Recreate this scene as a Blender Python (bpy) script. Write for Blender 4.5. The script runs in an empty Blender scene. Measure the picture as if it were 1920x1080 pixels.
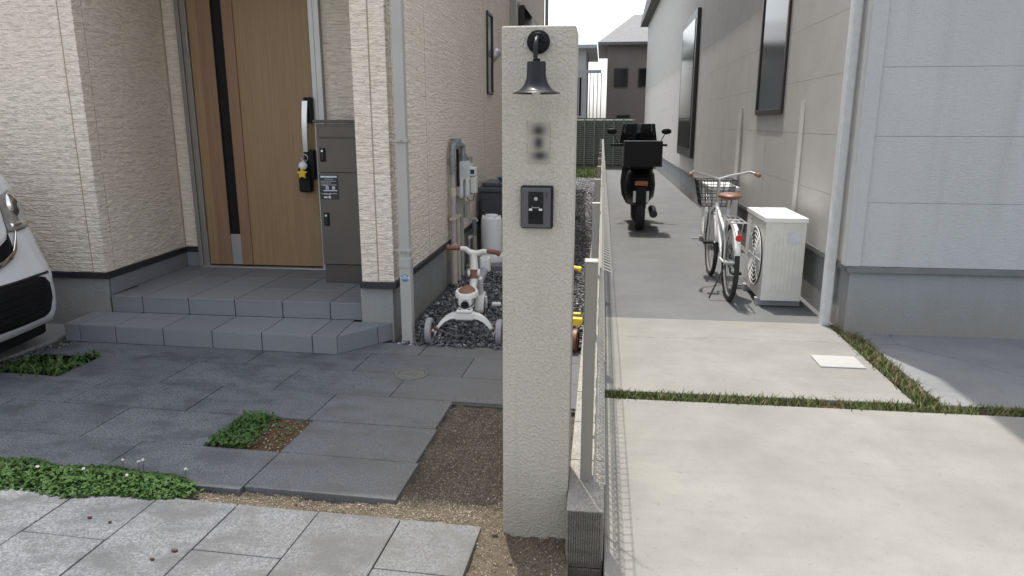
import bpy, math, random
import numpy as np
from mathutils import Vector, Matrix
from math import radians, sin, cos, pi, atan2, hypot
random.seed(7); RNG = np.random.default_rng(11)
SC = bpy.context.scene; COL = SC.collection

# ---------------------------------------------------------------- camera, light, exposure
cam = bpy.data.objects.new('camera', bpy.data.cameras.new('camera')); COL.objects.link(cam)
cam.location = (0, 0, 1.42); cam.rotation_euler = (radians(90 - 13.11), 0, radians(7.09))
cam.data.sensor_width = 36; cam.data.lens = 36 * 1331 / 1920
cam.data.clip_start = .05; cam.data.clip_end = 1500
SC.camera = cam
SUN = Vector((-.107, .30, 1.0)).normalized()
EL = math.asin(SUN.z); AZ = atan2(SUN.x, SUN.y)
w = bpy.data.worlds.new('World'); SC.world = w; w.use_nodes = True
nt = w.node_tree; bgn = nt.nodes['Background']
sky = nt.nodes.new('ShaderNodeTexSky'); sky.sky_type = 'NISHITA'; sky.sun_disc = False
sky.sun_elevation = EL; sky.sun_rotation = AZ; sky.dust_density = 2.5; sky.air_density = 1.0; sky.ozone_density = .6
hs = nt.nodes.new('ShaderNodeHueSaturation'); hs.inputs['Saturation'].default_value = .32   # thin white haze over the blue
nt.links.new(sky.outputs[0], hs.inputs['Color']); nt.links.new(hs.outputs[0], bgn.inputs[0]); bgn.inputs[1].default_value = .15
sun = bpy.data.objects.new('sun', bpy.data.lights.new('sun', 'SUN')); COL.objects.link(sun)
sun.data.energy = 2.0; sun.data.angle = radians(.6); sun.data.color = (1, .955, .88)
sun.rotation_euler = SUN.to_track_quat('Z', 'Y').to_euler()
vs = SC.view_settings; vs.view_transform = 'Standard'; vs.look = 'None'; vs.exposure = 1.35; vs.gamma = 1; vs.use_curve_mapping = False

# ---------------------------------------------------------------- materials
class NT:
    def __init__(s, name):
        s.m = bpy.data.materials.new(name); s.m.use_nodes = True; s.t = s.m.node_tree
        s.b = s.t.nodes['Principled BSDF']; s.pos = None
    def n(s, typ, **k):
        o = s.t.nodes.new(typ)
        for a, v in k.items(): setattr(o, a, v)
        return o
    def l(s, a, b): s.t.links.new(a, b)
    def P(s):
        if s.pos is None: s.pos = s.n('ShaderNodeNewGeometry').outputs['Position']
        return s.pos
    def scaled(s, sc, src=None):
        m = s.n('ShaderNodeMapping'); m.inputs['Scale'].default_value = sc if hasattr(sc, '__len__') else (sc,) * 3
        s.l(src if src is not None else s.P(), m.inputs[0]); return m.outputs[0]
    def noise(s, sc, detail=3, rough=.55, src=None, dist=0):
        t = s.n('ShaderNodeTexNoise'); t.inputs['Scale'].default_value = 1; t.inputs['Detail'].default_value = detail
        t.inputs['Roughness'].default_value = rough; t.inputs['Distortion'].default_value = dist
        s.l(s.scaled(sc, src), t.inputs['Vector']); return t.outputs['Fac']
    def rng(s, v, a, b, c=0., d=1.):
        r = s.n('ShaderNodeMapRange'); s.l(v, r.inputs[0])
        for i, x in enumerate((a, b, c, d)): r.inputs[i + 1].default_value = x
        return r.outputs[0]
    def math(s, op, a, b=None):
        m = s.n('ShaderNodeMath', operation=op)
        for i, x in enumerate((a, b)):
            if x is None: continue
            if isinstance(x, (int, float)): m.inputs[i].default_value = x
            else: s.l(x, m.inputs[i])
        return m.outputs[0]
    def mix(s, f, a, b, mode='MIX'):
        m = s.n('ShaderNodeMix', data_type='RGBA', blend_type=mode)
        for i, x in ((0, f), (6, a), (7, b)):
            if isinstance(x, (int, float)): m.inputs[i].default_value = x
            elif isinstance(x, tuple): m.inputs[i].default_value = (*x[:3], 1)
            else: s.l(x, m.inputs[i])
        return m.outputs[2]
    def out(s, col, rough=.6, metal=0, h=None, hs=.5, hd=.01, spec=.5, coat=0):
        for k, v in (('Base Color', col), ('Roughness', rough)):
            if isinstance(v, tuple): s.b.inputs[k].default_value = (*v[:3], 1)
            elif isinstance(v, (int, float)): s.b.inputs[k].default_value = v
            else: s.l(v, s.b.inputs[k])
        s.b.inputs['Metallic'].default_value = metal; s.b.inputs['Specular IOR Level'].default_value = spec
        s.b.inputs['Coat Weight'].default_value = coat; s.b.inputs['Coat Roughness'].default_value = .05
        if h is not None:
            bp = s.n('ShaderNodeBump'); bp.inputs['Strength'].default_value = hs; bp.inputs['Distance'].default_value = hd
            s.l(h, bp.inputs['Height']); s.l(bp.outputs[0], s.b.inputs['Normal'])
        return s.m
def plain(name, c, rough=.5, metal=0, var=.12, sc=6, fine=0, coat=0, spec=.5, bd=.002):
    n = NT(name); f = n.noise(sc, 4, .6); lo = tuple(x * (1 - var) for x in c); hi = tuple(min(1, x * (1 + var)) for x in c)
    col = n.mix(n.rng(f, .3, .7), lo, hi)
    h = None
    if fine: h = n.noise(fine, 3, .6)
    return n.out(col, rough, metal, h, .6, bd, spec, coat)
MT = {}
def siding():
    n = NT('chiselled_siding'); sx = n.n('ShaderNodeSeparateXYZ'); n.l(n.P(), sx.inputs[0])
    u = n.math('ADD', sx.outputs[0], sx.outputs[1]); c = n.n('ShaderNodeCombineXYZ'); n.l(u, c.inputs[0]); n.l(sx.outputs[2], c.inputs[2])
    v = c.outputs[0]
    a = n.noise((7, 1, 26), 3, .6, v); b = n.noise((38, 1, 160), 2, .55, v, .2); d = n.noise((2.2, 1, 3.5), 3, .5, v); e = n.noise((16, 1, 40), 2, .5, v)
    t = n.math('ADD', n.math('DIVIDE', sx.outputs[2], .0255), n.math('MULTIPLY', a, 2.8))
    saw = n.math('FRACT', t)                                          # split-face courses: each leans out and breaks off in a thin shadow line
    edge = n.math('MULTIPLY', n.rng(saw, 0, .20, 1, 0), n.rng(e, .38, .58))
    zz = n.math('FRACT', n.math('DIVIDE', n.math('SUBTRACT', sx.outputs[2], .40), .1343))
    row = n.rng(n.math('ABSOLUTE', n.math('SUBTRACT', zz, .5)), .475, .492, 0, 1)
    h = n.math('SUBTRACT', n.math('ADD', n.math('MULTIPLY', n.math('MULTIPLY', n.math('SMOOTH_MIN', saw, n.math('MULTIPLY', n.math('SUBTRACT', 1., saw), 5.)), n.rng(e, .32, .6, .25, 1.)), .55), n.math('MULTIPLY', b, .5)), n.math('MULTIPLY', row, .06))
    col = n.mix(n.rng(d, .3, .7), (.755, .67, .56), (.795, .715, .61))
    col = n.mix(n.math('MULTIPLY', edge, .50), col, (.46, .39, .305)); col = n.mix(n.math('MULTIPLY', row, .10), col, (.36, .30, .235))  # shade under each course lip painted into the colour
    return n.out(col, .75, 0, h, 1.0, .0175, .25)
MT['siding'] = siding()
def slabm(name, base, dust, wet=.5, du=0.):
    n = NT(name)
    sp = n.noise(125, 3, .8); sp2 = n.noise(120, 2, .6); st = n.noise((1.7, 2.3, 1), 4, .6); st2 = n.noise((4.2, 6.5, 1), 5, .65)
    col = n.mix(n.rng(sp, .36, .64), tuple(x * (.38 if du > .7 else .52) for x in base), tuple(x * (1.65 if du > .7 else 1.45) for x in base))
    col = n.mix(n.math('MULTIPLY', n.rng(sp2, .58, .68), .55), col, tuple(min(.8, x * 2.1) for x in base))
    col = n.mix(n.math('MULTIPLY', n.rng(st2, .45, .62), wet), col, tuple(x * .55 for x in base))
    if du:
        sx = n.n('ShaderNodeSeparateXYZ'); n.l(n.P(), sx.inputs[0])
        e = n.rng(n.math('ADD', sx.outputs[0], n.math('MULTIPLY', n.math('SUBTRACT', st, .5), 1.3)), -1.75, -.75)
        col = n.mix(n.math('MULTIPLY', n.math('MULTIPLY', e, n.rng(st2, .3, .55, .5, 1)), du), col, dust)
    i = n.n('ShaderNodeObjectInfo'); col = n.mix(1.0, col, n.mix(i.outputs['Random'], (.92, .92, .93), (1.06, 1.06, 1.05)), 'MULTIPLY')
    return n.out(col, .8, 0, n.math('ADD', sp, n.math('MULTIPLY', st2, .4)), .55, .003, .3)
MT['slab'] = slabm('granite_look_slab', (.106, .113, .127), (.128, .123, .112), .72, .75)
MT['slab_front'] = slabm('granite_look_slab_front', (.134, .139, .147), (.108, .105, .096), .8, .6)  # same slab in two base tones: lighter for sun, darker behind for shade
MT['joint'] = plain('joint_sand', (.075, .07, .062), .95, 0, .3, 30, 200)
def tilem():
    n = NT('porch_tile'); st = n.noise((2, 2, 2), 4); f = n.noise((25, 25, 110), 3, .6); i = n.n('ShaderNodeObjectInfo')
    col = n.mix(n.rng(st, .3, .7), (.168, .174, .187), (.195, .201, .213)); col = n.mix(n.math('MULTIPLY', n.rng(f, .35, .65), .3), col, (.145, .151, .162))
    col = n.mix(1., col, n.mix(i.outputs['Random'], (.93, .93, .93), (1.06, 1.06, 1.06)), 'MULTIPLY')
    return n.out(col, .55, 0, f, .35, .002, .4)
MT['tile'] = tilem(); MT['grout'] = plain('grout', (.03, .03, .032), .9)
def stuccom(name, c, sc, hd, dirt=.15):
    n = NT(name); a = n.noise(sc, 3, .55, None, .4); b = n.noise(sc * 3.1, 2, .5); st = n.noise((2.2, 2.2, 1.1), 5, .6)
    h = n.math('ADD', n.rng(a, .35, .68), n.math('MULTIPLY', b, .35))
    col = n.mix(n.rng(st, .35, .75), c, tuple(x * (1 - dirt) for x in c)); col = n.mix(n.rng(a, .3, .5, .13, 0), col, tuple(x * .6 for x in c))
    sx = n.n('ShaderNodeSeparateXYZ'); n.l(n.P(), sx.inputs[0])
    ss = n.noise((26, 26, 1.3), 4, .6); col = n.mix(n.math('MULTIPLY', n.rng(ss, .52, .75), .22), col, tuple(x * .62 for x in c))
    sp = n.rng(n.math('ADD', sx.outputs[2], n.math('MULTIPLY', st, -.35)), -.15, .12, .45, 0)     # soil splashed up the foot
    col = n.mix(sp, col, (.22, .19, .15))
    return n.out(col, .85, 0, h, 1.0, hd, .2)
MT['pillar'] = stuccom('pillar_stucco', (.515, .483, .412), 112, .0036)
MT['found'] = stuccom('foundation_render', (.30, .31, .305), 120, .003, .2)
MT['nbfound'] = stuccom('far_foundation_render', (.27, .285, .29), 90, .002, .15)
def soilm():
    n = NT('soil'); a = n.noise(190, 3, .7); b = n.noise(55, 4, .65); c = n.noise((5, 5, 5), 4, .6); d = n.noise((1.4, 1.4, 1), 2)
    col = n.mix(n.rng(a, .33, .68), (.032, .026, .021), (.215, .180, .140)); col = n.mix(n.math('MULTIPLY', n.rng(b, .5, .7), .55), col, (.30, .245, .17))
    col = n.mix(n.math('MULTIPLY', n.rng(c, .46, .66), .55), col, (.075, .057, .042))
    sx = n.n('ShaderNodeSeparateXYZ'); n.l(n.P(), sx.inputs[0])
    dry = n.rng(n.math('ADD', sx.outputs[1], n.math('MULTIPLY', c, .3)), 2.50, 2.62, 1, 0)          # sunlit tone painted into the front strip, darker earth left behind it
    col = n.mix(n.math('MULTIPLY', dry, n.rng(a, .35, .6, .15, .6)), col, (.205, .160, .108))
    return n.out(col, .95, 0, n.math('ADD', n.math('MULTIPLY', a, .8), b), 1., .018, .15)
MT['soil'] = soilm()
MT['mud'] = plain('damp_soil', (.075, .038, .014), .9, 0, .6, 90, 150, bd=.01)
MT['crumb'] = plain('earth_crumb', (.115, .085, .06), .95, 0, .4, 60)
MT['pebble'] = plain('pale_pebble', (.30, .265, .21), .85, 0, .45, 70)
def stonem():
    n = NT('dark_gravel'); v = n.n('ShaderNodeTexVoronoi'); v.inputs['Scale'].default_value = 32; n.l(n.P(), v.inputs['Vector'])
    sx = n.n('ShaderNodeSeparateColor'); n.l(v.outputs['Color'], sx.inputs[0])
    col = n.mix(sx.outputs[0], (.036, .037, .039), (.15, .152, .156)); col = n.mix(n.rng(sx.outputs[1], .86, .95), col, (.33, .33, .32))
    return n.out(col, .7, 0, n.noise(140, 3), .5, .004, .35)
MT['stone'] = stonem(); MT['stonebed'] = plain('gravel_bed', (.045, .045, .045), .95, 0, .5, 60, 60, bd=.02)
def woodm(name, a, b, c):
    n = NT(name); g = n.noise((55, 55, 2.2), 5, .65, None, .25); f = n.noise((230, 230, 5), 3, .6)
    col = n.mix(n.rng(g, .3, .7), a, b); col = n.mix(n.math('MULTIPLY', n.rng(f, .55, .75), .5), col, c)
    return n.out(col, .48, 0, f, .15, .001, .4)
MT['wood'] = woodm('oak_door_face', (.24, .150, .074), (.30, .197, .105), (.18, .108, .052))
MT['wood2'] = woodm('walnut_strip', (.205, .121, .068), (.26, .158, .093), (.15, .087, .047))
MT['black'] = plain('black_metal', (.009, .009, .011), .42, 0, .2, 20, spec=.12)
MT['lampblack'] = plain('lamp_black', (.008, .0085, .012), .36, 0, .15, 12, spec=.28)
MT['blackp'] = plain('black_plastic', (.009, .009, .010), .5, 0, .2, 30, spec=.2)
MT['glass'] = plain('dark_glass', (.008, .009, .011), .12, 0, .1, 3, spec=.3)
MT['alu'] = plain('brushed_aluminium', (.42, .41, .395), .38, .55, .06, 8)
MT['silver'] = plain('satin_silver', (.60, .60, .59), .3, .75, .05, 8)
MT['frame'] = plain('door_frame_grey', (.25, .232, .212), .45, .35, .06, 6)
MT['taupe'] = plain('taupe_box', (.108, .093, .078), .5, .15, .06, 5, 300, bd=.0006)
MT['taupe_d'] = plain('taupe_box_plinth', (.074, .065, .056), .5, .1, .08, 5)
MT['navy'] = plain('dark_flashing', (.022, .021, .027), .5, .1, .2, 9)
MT['pipe'] = plain('downpipe_grey', (.36, .355, .33), .42, 0, .06, 4)
MT['caulk'] = plain('sealant', (.38, .315, .245), .8)
MT['wall'] = plain('wall_backing', (.30, .27, .22), .9)
MT['white'] = plain('white_plastic', (.72, .72, .70), .4, 0, .04, 8)
MT['offwhite'] = plain('offwhite_plastic', (.62, .605, .56), .4, 0, .06, 10)
MT['grey'] = plain('grey_plastic', (.30, .31, .33), .5, 0, .08, 10)
MT['tyre'] = plain('grey_tyre', (.24, .24, .245), .7, 0, .15, 30)
MT['brown'] = plain('brown_plastic', (.16, .066, .036), .5, 0, .12, 20)
MT['tan'] = plain('tan_conduit', (.52, .46, .37), .55, 0, .1, 20)
MT['mauve'] = plain('mauve_conduit', (.44, .38, .375), .55, 0, .1, 20)
MT['castiron'] = plain('galvanised_fitting', (.23, .24, .245), .5, .2, .3, 30)
MT['meter'] = plain('meter_casing', (.62, .63, .63), .42, .1, .08, 20)
MT['bin'] = plain('slate_bin', (.052, .058, .066), .5, 0, .1, 6)
MT['blue'] = plain('blue_plastic', (.03, .15, .24), .4)
MT['yellow'] = plain('yellow_plastic', (.66, .44, .02), .4)
MT['orange'] = plain('orange_plastic', (.36, .12, .035), .45)
MT['carpaint'] = plain('pearl_white_paint', (.70, .71, .725), .22, 0, .02, 3, coat=.8)
MT['chrome'] = plain('chrome', (.72, .71, .69), .08, 1., .03, 4)
MT['lens'] = plain('lamp_lens', (.40, .405, .40), .09, .35, .35, 14, coat=1)
MT['lensdark'] = plain('lamp_inner', (.12, .115, .105), .15, .6, .3, 20, coat=1)
MT['rubber'] = plain('tyre_rubber', (.02, .02, .02), .8)
MT['fence'] = plain('fence_post_paint', (.26, .245, .215), .5, .1, .06, 5)
MT['wire'] = plain('fence_wire_paint', (.36, .35, .315), .4, .1, .05, 5)
def blockm():
    n = NT('concrete_block'); a = n.noise(160, 3, .7); b = n.noise(9, 4)
    col = n.mix(n.rng(a, .32, .68), (.16, .15, .135), (.40, .375, .335)); col = n.mix(n.math('MULTIPLY', n.rng(b, .5, .7), .4), col, (.15, .14, .125))
    return n.out(col, .92, 0, a, .8, .005, .2)
MT['block'] = blockm()
def ribm():
    n = NT('ribbed_block_face'); a = n.noise(160, 3, .7); b = n.noise((8, 8, 30), 4)
    col = n.mix(n.rng(a, .3, .7), (.10, .09, .075), (.245, .225, .195)); col = n.mix(n.math('MULTIPLY', n.rng(b, .45, .7), .5), col, (.07, .062, .052))
    return n.out(col, .92, 0, a, .7, .004, .2)
MT['ribblock'] = ribm()
def concm(name, c, mottled=.3):
    n = NT(name); a = n.noise(2.1, 5, .6); b = n.noise(210, 2, .65); d = n.noise((9, 9, 9), 4, .65); tr = n.noise((1.1, 14, 1), 3, .6, None, .6); sp = n.noise(34, 2, .5)
    col = n.mix(n.rng(a, .32, .68), tuple(x * (1 - mottled * .5) for x in c), tuple(x * (1 + mottled * .35) for x in c))
    col = n.mix(n.math('MULTIPLY', n.rng(d, .5, .72), mottled), col, tuple(x * .72 for x in c)); col = n.mix(n.math('MULTIPLY', n.rng(tr, .5, .7), .16), col, tuple(x * .70 for x in c))
    col = n.mix(n.math('MULTIPLY', n.rng(sp, .68, .74), .35), col, tuple(x * .5 for x in c))
    v = n.n('ShaderNodeTexVoronoi'); v.feature = 'DISTANCE_TO_EDGE'; v.inputs['Scale'].default_value = .42; n.l(n.scaled(1.0, None), v.inputs['Vector'])
    wv = n.n('ShaderNodeTexNoise'); wv.inputs['Scale'].default_value = 3.0; wv.inputs['Detail'].default_value = 5; n.l(n.P(), wv.inputs['Vector'])
    mm = n.n('ShaderNodeMix', data_type='VECTOR'); mm.inputs[0].default_value = .14; n.l(n.P(), mm.inputs[4]); n.l(wv.outputs['Color'], mm.inputs[5]); n.l(mm.outputs[1], v.inputs['Vector'])
    col = n.mix(n.math('MULTIPLY', n.rng(v.outputs[0], 0, .0045, 1, 0), n.rng(d, .40, .55, 0, .55)), col, tuple(x * .35 for x in c))
    col = n.mix(n.rng(b, .35, .65, .22, 0), col, tuple(x * .55 for x in c))
    return n.out(col, .9, 0, n.math('ADD', b, n.math('MULTIPLY', tr, .5)), .5, .003, .2)
MT['conc'] = concm('pale_concrete', (.232, .226, .206)); MT['pathg'] = concm('grey_path', (.135, .138, .14), .25); MT['concg'] = concm('grey_concrete', (.205, .208, .212))
MT['pad'] = concm('parking_concrete', (.26, .263, .263), .35)
MT['covergrey'] = concm('cover_plate', (.36, .355, .345), .2)
MT['ground'] = concm('far_ground', (.20, .195, .18))
def nbwall():
    n = NT('pale_grey_siding'); a = n.noise((1.2, 1.2, .8), 3); b = n.noise((60, 60, 130), 3, .55); st = n.noise((9, 9, .5), 4, .6); f = n.noise((150, 150, 18), 3, .6)
    col = n.mix(n.rng(a, .3, .7), (.405, .412, .415), (.44, .446, .448)); col = n.mix(n.math('MULTIPLY', n.rng(st, .52, .72), .16), col, (.22, .225, .225)); col = n.mix(n.math('MULTIPLY', n.rng(f, .5, .7), .12), col, (.27, .275, .28))
    return n.out(col, .75, 0, n.math('ADD', b, f), .9, .006, .25)
MT['nbwall'] = nbwall()
MT['nbside'] = plain('warm_grey_siding', (.42, .408, .392), .8, 0, .06, 3, 70, bd=.004)
MT['farwall'] = plain('brown_grey_render', (.20, .175, .165), .85, 0, .08, 2)
MT['nbtrim'] = plain('grey_trim', (.13, .135, .135), .55)
def leafm(name, a, b, c):
    n = NT(name); x = n.noise(45, 2); y = n.noise(7, 3)
    col = n.mix(n.rng(x, .3, .7), a, b); col = n.mix(n.rng(y, .35, .7, 0, .6), col, c)
    m = n.out(col, .6, 0, spec=.22); n.b.inputs['Subsurface Weight'].default_value = 0; return m
MT['clover'] = leafm('clover_leaf', (.026, .062, .014), (.055, .112, .024), (.038, .085, .019))
MT['weed'] = leafm('weed_leaf', (.03, .062, .015), (.062, .105, .03), (.045, .08, .022))
MT['grass'] = leafm('grass_blade', (.075, .105, .032), (.135, .165, .06), (.10, .13, .045))
MT['straw'] = leafm('dry_blade', (.20, .165, .085), (.28, .235, .13), (.16, .13, .07))
MT['flower'] = plain('clover_petals', (.62, .60, .54), .7)
MT['louvre'] = plain('dark_louvre', (.15, .155, .135), .55, 0, .1, 3)
MT['roof'] = plain('slate_roof', (.10, .10, .105), .7, 0, .15, 5); MT['roofp'] = plain('pale_roof', (.33, .345, .36), .6, 0, .06, 2)
MT['soffit'] = plain('soffit', (.5, .49, .46), .8)
MT['icgrey'] = plain('intercom_grey', (.07, .071, .075), .45, .2, .06, 12)
MT['wdark'] = plain('dark_window_frame', (.025, .018, .016), .4)
MT['steel'] = plain('dark_steel', (.045, .047, .05), .4, .5, .1, 9)
MT['label'] = plain('label_print', (.55, .56, .60), .5); MT['labelk'] = plain('label_black', (.018, .018, .02), .45)
MT['red'] = plain('red_reflector', (.42, .02, .02), .25)
MT['stblue'] = plain('sticker_blue', (.05, .17, .36), .45)
MT['iron'] = plain('worn_cover', (.135, .132, .12), .75, .1, .2, 40, 120)
MT['bark'] = plain('dry_leaf', (.07, .035, .02), .8)
def npm():
    n = NT('blurred_name_print'); t = n.n('ShaderNodeTexCoord'); s = n.n('ShaderNodeSeparateXYZ'); n.l(t.outputs['Object'], s.inputs[0])
    acc = None                                                         # three soft dark characters, one above the other
    for cx, cz, rx, rz in ((.000, .036, .021, .018), (.000, -.001, .016, .024), (.004, -.040, .025, .016)):
        d = n.math('ADD', n.math('POWER', n.math('ABSOLUTE', n.math('DIVIDE', n.math('SUBTRACT', s.outputs[0], cx), rx)), 2.), n.math('POWER', n.math('ABSOLUTE', n.math('DIVIDE', n.math('SUBTRACT', s.outputs[2], cz), rz)), 2.))
        f = n.math('POWER', 2.718, n.math('MULTIPLY', d, -.8)); acc = f if acc is None else n.math('MAXIMUM', acc, f)
    return n.out(n.mix(n.math('MULTIPLY', acc, .97), (.36, .338, .285), (.02, .02, .021)), .8)
MT['np'] = npm()

# ---------------------------------------------------------------- mesh helpers
class MB:
    def __init__(s): s.v = []; s.f = []
    def add(s, vs, fs):
        b = len(s.v); s.v += [tuple(map(float, q)) for q in vs]; s.f += [tuple(b + i for i in q) for q in fs]; return s
    def box(s, c, d, M=None):
        vs = [Vector((sx * d[0] / 2, sy * d[1] / 2, sz * d[2] / 2)) for sz in (-1, 1) for sy in (-1, 1) for sx in (-1, 1)]
        if M is not None: vs = [M @ q for q in vs]
        return s.add([q + Vector(c) for q in vs], [(0, 2, 3, 1), (4, 5, 7, 6), (0, 1, 5, 4), (2, 6, 7, 3), (0, 4, 6, 2), (1, 3, 7, 5)])
    def bb(s, x0, x1, y0, y1, z0, z1): return s.box(((x0 + x1) / 2, (y0 + y1) / 2, (z0 + z1) / 2), (x1 - x0, y1 - y0, z1 - z0))
    def prism(s, poly, z0, z1):
        n = len(poly); a = sum(poly[i][0] * poly[(i + 1) % n][1] - poly[(i + 1) % n][0] * poly[i][1] for i in range(n))
        if a < 0: poly = poly[::-1]
        return s.add([(x, y, z0) for x, y in poly] + [(x, y, z1) for x, y in poly], [tuple(range(n))[::-1], tuple(range(n, 2 * n))] + [(i, (i + 1) % n, n + (i + 1) % n, n + i) for i in range(n)])
    def tube(s, path, r, n=10, caps=True):
        P = [Vector(p) for p in path]; rr = r if hasattr(r, '__len__') else [r] * len(P); rings = []; up = None
        for i, p in enumerate(P):
            t = (P[min(i + 1, len(P) - 1)] - P[max(i - 1, 0)]).normalized()
            if up is None: up = Vector((0, 0, 1)) if abs(t.z) < .9 else Vector((1, 0, 0))
            a = t.cross(up).normalized(); b = a.cross(t).normalized(); up = b
            rings.append([p + (a * cos(2 * pi * k / n) + b * sin(2 * pi * k / n)) * rr[i] for k in range(n)])
        vs = [q for r_ in rings for q in r_]; fs = []
        for i in range(len(P) - 1):
            for k in range(n): fs.append((i * n + k, i * n + (k + 1) % n, (i + 1) * n + (k + 1) % n, (i + 1) * n + k))
        if caps: fs += [tuple(range(n))[::-1], tuple((len(P) - 1) * n + k for k in range(n))]
        return s.add(vs, fs)
    def lathe(s, prof, o, ax='Z', n=24):
        vs = []; fs = []; m = len(prof)
        for k in range(n):
            a = 2 * pi * k / n
            for r, h in prof:
                x, y = r * cos(a), r * sin(a)
                vs.append({'Z': (x, y, h), 'Y': (x, h, y), 'X': (h, x, y)}[ax])
        for k in range(n):
            k2 = (k + 1) % n
            for i in range(m - 1):
                q = (k * m + i, k2 * m + i, k2 * m + i + 1, k * m + i + 1)
                fs.append(q if ax != 'Y' else q[::-1])
        O = Vector(o); return s.add([O + Vector(q) for q in vs], fs)
    def ell(s, c, r, n=14, m=9):
        prof = [(max(1e-4, sin(pi * i / m)), -cos(pi * i / m)) for i in range(m + 1)]
        t = MB().lathe(prof, (0, 0, 0), 'Z', n); return s.add([(c[0] + x * r[0], c[1] + y * r[1], c[2] + z * r[2]) for x, y, z in t.v], t.f)
    def build(s, name, mat, parent=None, bevel=0, smooth=False, seg=2, kind=None):
        me = bpy.data.meshes.new(name); o0 = WORLD.get(parent.name, Vector()) if parent else Vector()
        me.from_pydata([(x - o0.x, y - o0.y, z - o0.z) for x, y, z in s.v], [], s.f); me.update()
        me.materials.append(MT[mat]); o = bpy.data.objects.new(name, me); COL.objects.link(o)
        if parent: o.parent = parent; WORLD[o.name] = o0
        if smooth: me.polygons.foreach_set('use_smooth', [True] * len(me.polygons))
        if smooth and smooth != 'all':
            md = o.modifiers.new('edge', 'EDGE_SPLIT'); md.split_angle = radians(38)
        if bevel:
            md = o.modifiers.new('bevel', 'BEVEL'); md.width = bevel; md.segments = seg; md.limit_method = 'ANGLE'; md.angle_limit = radians(40)
        if kind: o['kind'] = kind
        return o
WORLD = {}
def thing(name, label, cat, loc=(0, 0, 0), group=None):
    o = bpy.data.objects.new(name, None); COL.objects.link(o); o.location = loc; o.empty_display_size = .1
    o['label'] = label; o['category'] = cat
    if group: o['group'] = group
    WORLD[o.name] = Vector(loc); return o
def tag(o, label, cat, group=None):
    o['label'] = label; o['category'] = cat
    if group: o['group'] = group
    return o
def npmesh(name, V, F, mat, kind='stuff', smooth=False):
    me = bpy.data.meshes.new(name); V = np.asarray(V, float); F = np.asarray(F, int)
    me.vertices.add(len(V)); me.vertices.foreach_set('co', V.ravel()); k = F.shape[1]
    me.loops.add(F.size); me.loops.foreach_set('vertex_index', F.ravel()); me.polygons.add(len(F))
    me.polygons.foreach_set('loop_start', np.arange(0, F.size, k)); me.polygons.foreach_set('loop_total', np.full(len(F), k))
    if smooth: me.polygons.foreach_set('use_smooth', np.ones(len(F), bool))
    me.update(calc_edges=True); me.validate(); me.materials.append(MT[mat])
    o = bpy.data.objects.new(name, me); COL.objects.link(o)
    if kind: o['kind'] = kind
    return o
def struct(name, mb, mat, **k): return mb.build(name, mat, kind='structure', **k)
PA = radians(-2.4); PC, PS = cos(PA), sin(PA)
def uv(u, v): return (u * PC - v * PS, u * PS + v * PC)                 # paving runs 2.4 degrees off the house

# ---------------------------------------------------------------- setting: ground and paving
g = MB(); g.bb(-300, 300, -40, 500, -.5, -.30); struct('ground', g, 'ground')
road = MB(); road.bb(-30, 30, -8, 1.05, -.29, -.16); struct('road', road, 'ground')
pv = MB(); pv.prism([uv(-5.2, 2.41), uv(-1.46, 2.41), uv(-.88, 2.41), uv(-.88, 3.375), uv(-.12, 3.375), uv(-.12, 4.29), uv(-3.6, 4.29), uv(-5.2, 3.05)], -.2, -.012)
pav = struct('pavement', pv, 'joint')
def slabs(rows, parent, mat, z=0.):
    for poly in rows:
        cx = sum(p[0] for p in poly) / len(poly); cy = sum(p[1] for p in poly) / len(poly); gp = .0022; q = []
        for x, y in poly: q.append(uv(x - math.copysign(gp, x - cx), y - math.copysign(gp, y - cy)))
        dz = random.uniform(-.0015, .0015)
        MB().prism(q, z - .055, z + dz).build('paving_slab', mat, parent, .003)
def rect(u0, u1, v0, v1): return [(u0, v0), (u1, v0), (u1, v1), (u0, v1)]
R = []
us = [-2.0, -1.279, -.62, -.115]
for a, b in zip(us, us[1:]): R.append(rect(a, b, 4.085, 4.305))
us = [-3.66, -2.963, -2.267, -1.576, -.92, -.25, -.115]
for a, b in zip(us, us[1:]): R.append(rect(a, b, 3.742, 4.085))
us = [-3.226, -2.574, -1.893, -1.229, -.57, -.115]
for a, b in zip(us, us[1:]): R.append(rect(a, b, 3.388, 3.742))
us = [-5.0, -4.26, -3.575, -2.883, -2.186, -1.523, -.878]
for a, b in zip(us, us[1:]): R.append(rect(a, b, 3.04, 3.388))
us = [-5.2, -4.52, -3.85, -3.17, -2.487, -1.845]
for a, b in zip(us, us[1:]): R.append(rect(a, b, 2.69, 3.04))
R.append(rect(-1.496, -.866, 2.69, 3.04))
us = [-4.9, -4.22, -3.53, -2.845, -2.161, -1.49, -.852]
for a, b in zip(us, us[1:]): R.append(rect(a, b, 2.352 if b < -1.4 else 2.378, 2.69))
slabs(R, pav, 'slab')
fp = MB(); fp.prism([uv(-4.6, 1.0), uv(-.50, 1.0), uv(-.50, 2.235), uv(-4.6, 2.235)], -.2, -.012)
fpav = struct('pavement', fp, 'joint'); R = []
us = [-4.40, -4.07, -3.74, -3.41, -3.08, -2.75, -2.42, -2.097, -1.763, -1.433, -1.107, -.788, -.485]
for i, (a, b) in enumerate(zip(us, us[1:])):
    cuts = [2.247, 1.946, 1.30, 1.0] if i % 2 == 1 else [2.247, 1.60, 1.0]
    for c, d in zip(cuts, cuts[1:]): R.append(rect(a, b, d, c))
slabs(R, fpav, 'slab_front', .004)
pd = MB(); pd.bb(-14, -3.60, 3.1, 4.7, -.2, .012); struct('driveway', pd, 'pad', bevel=.01)
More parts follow.
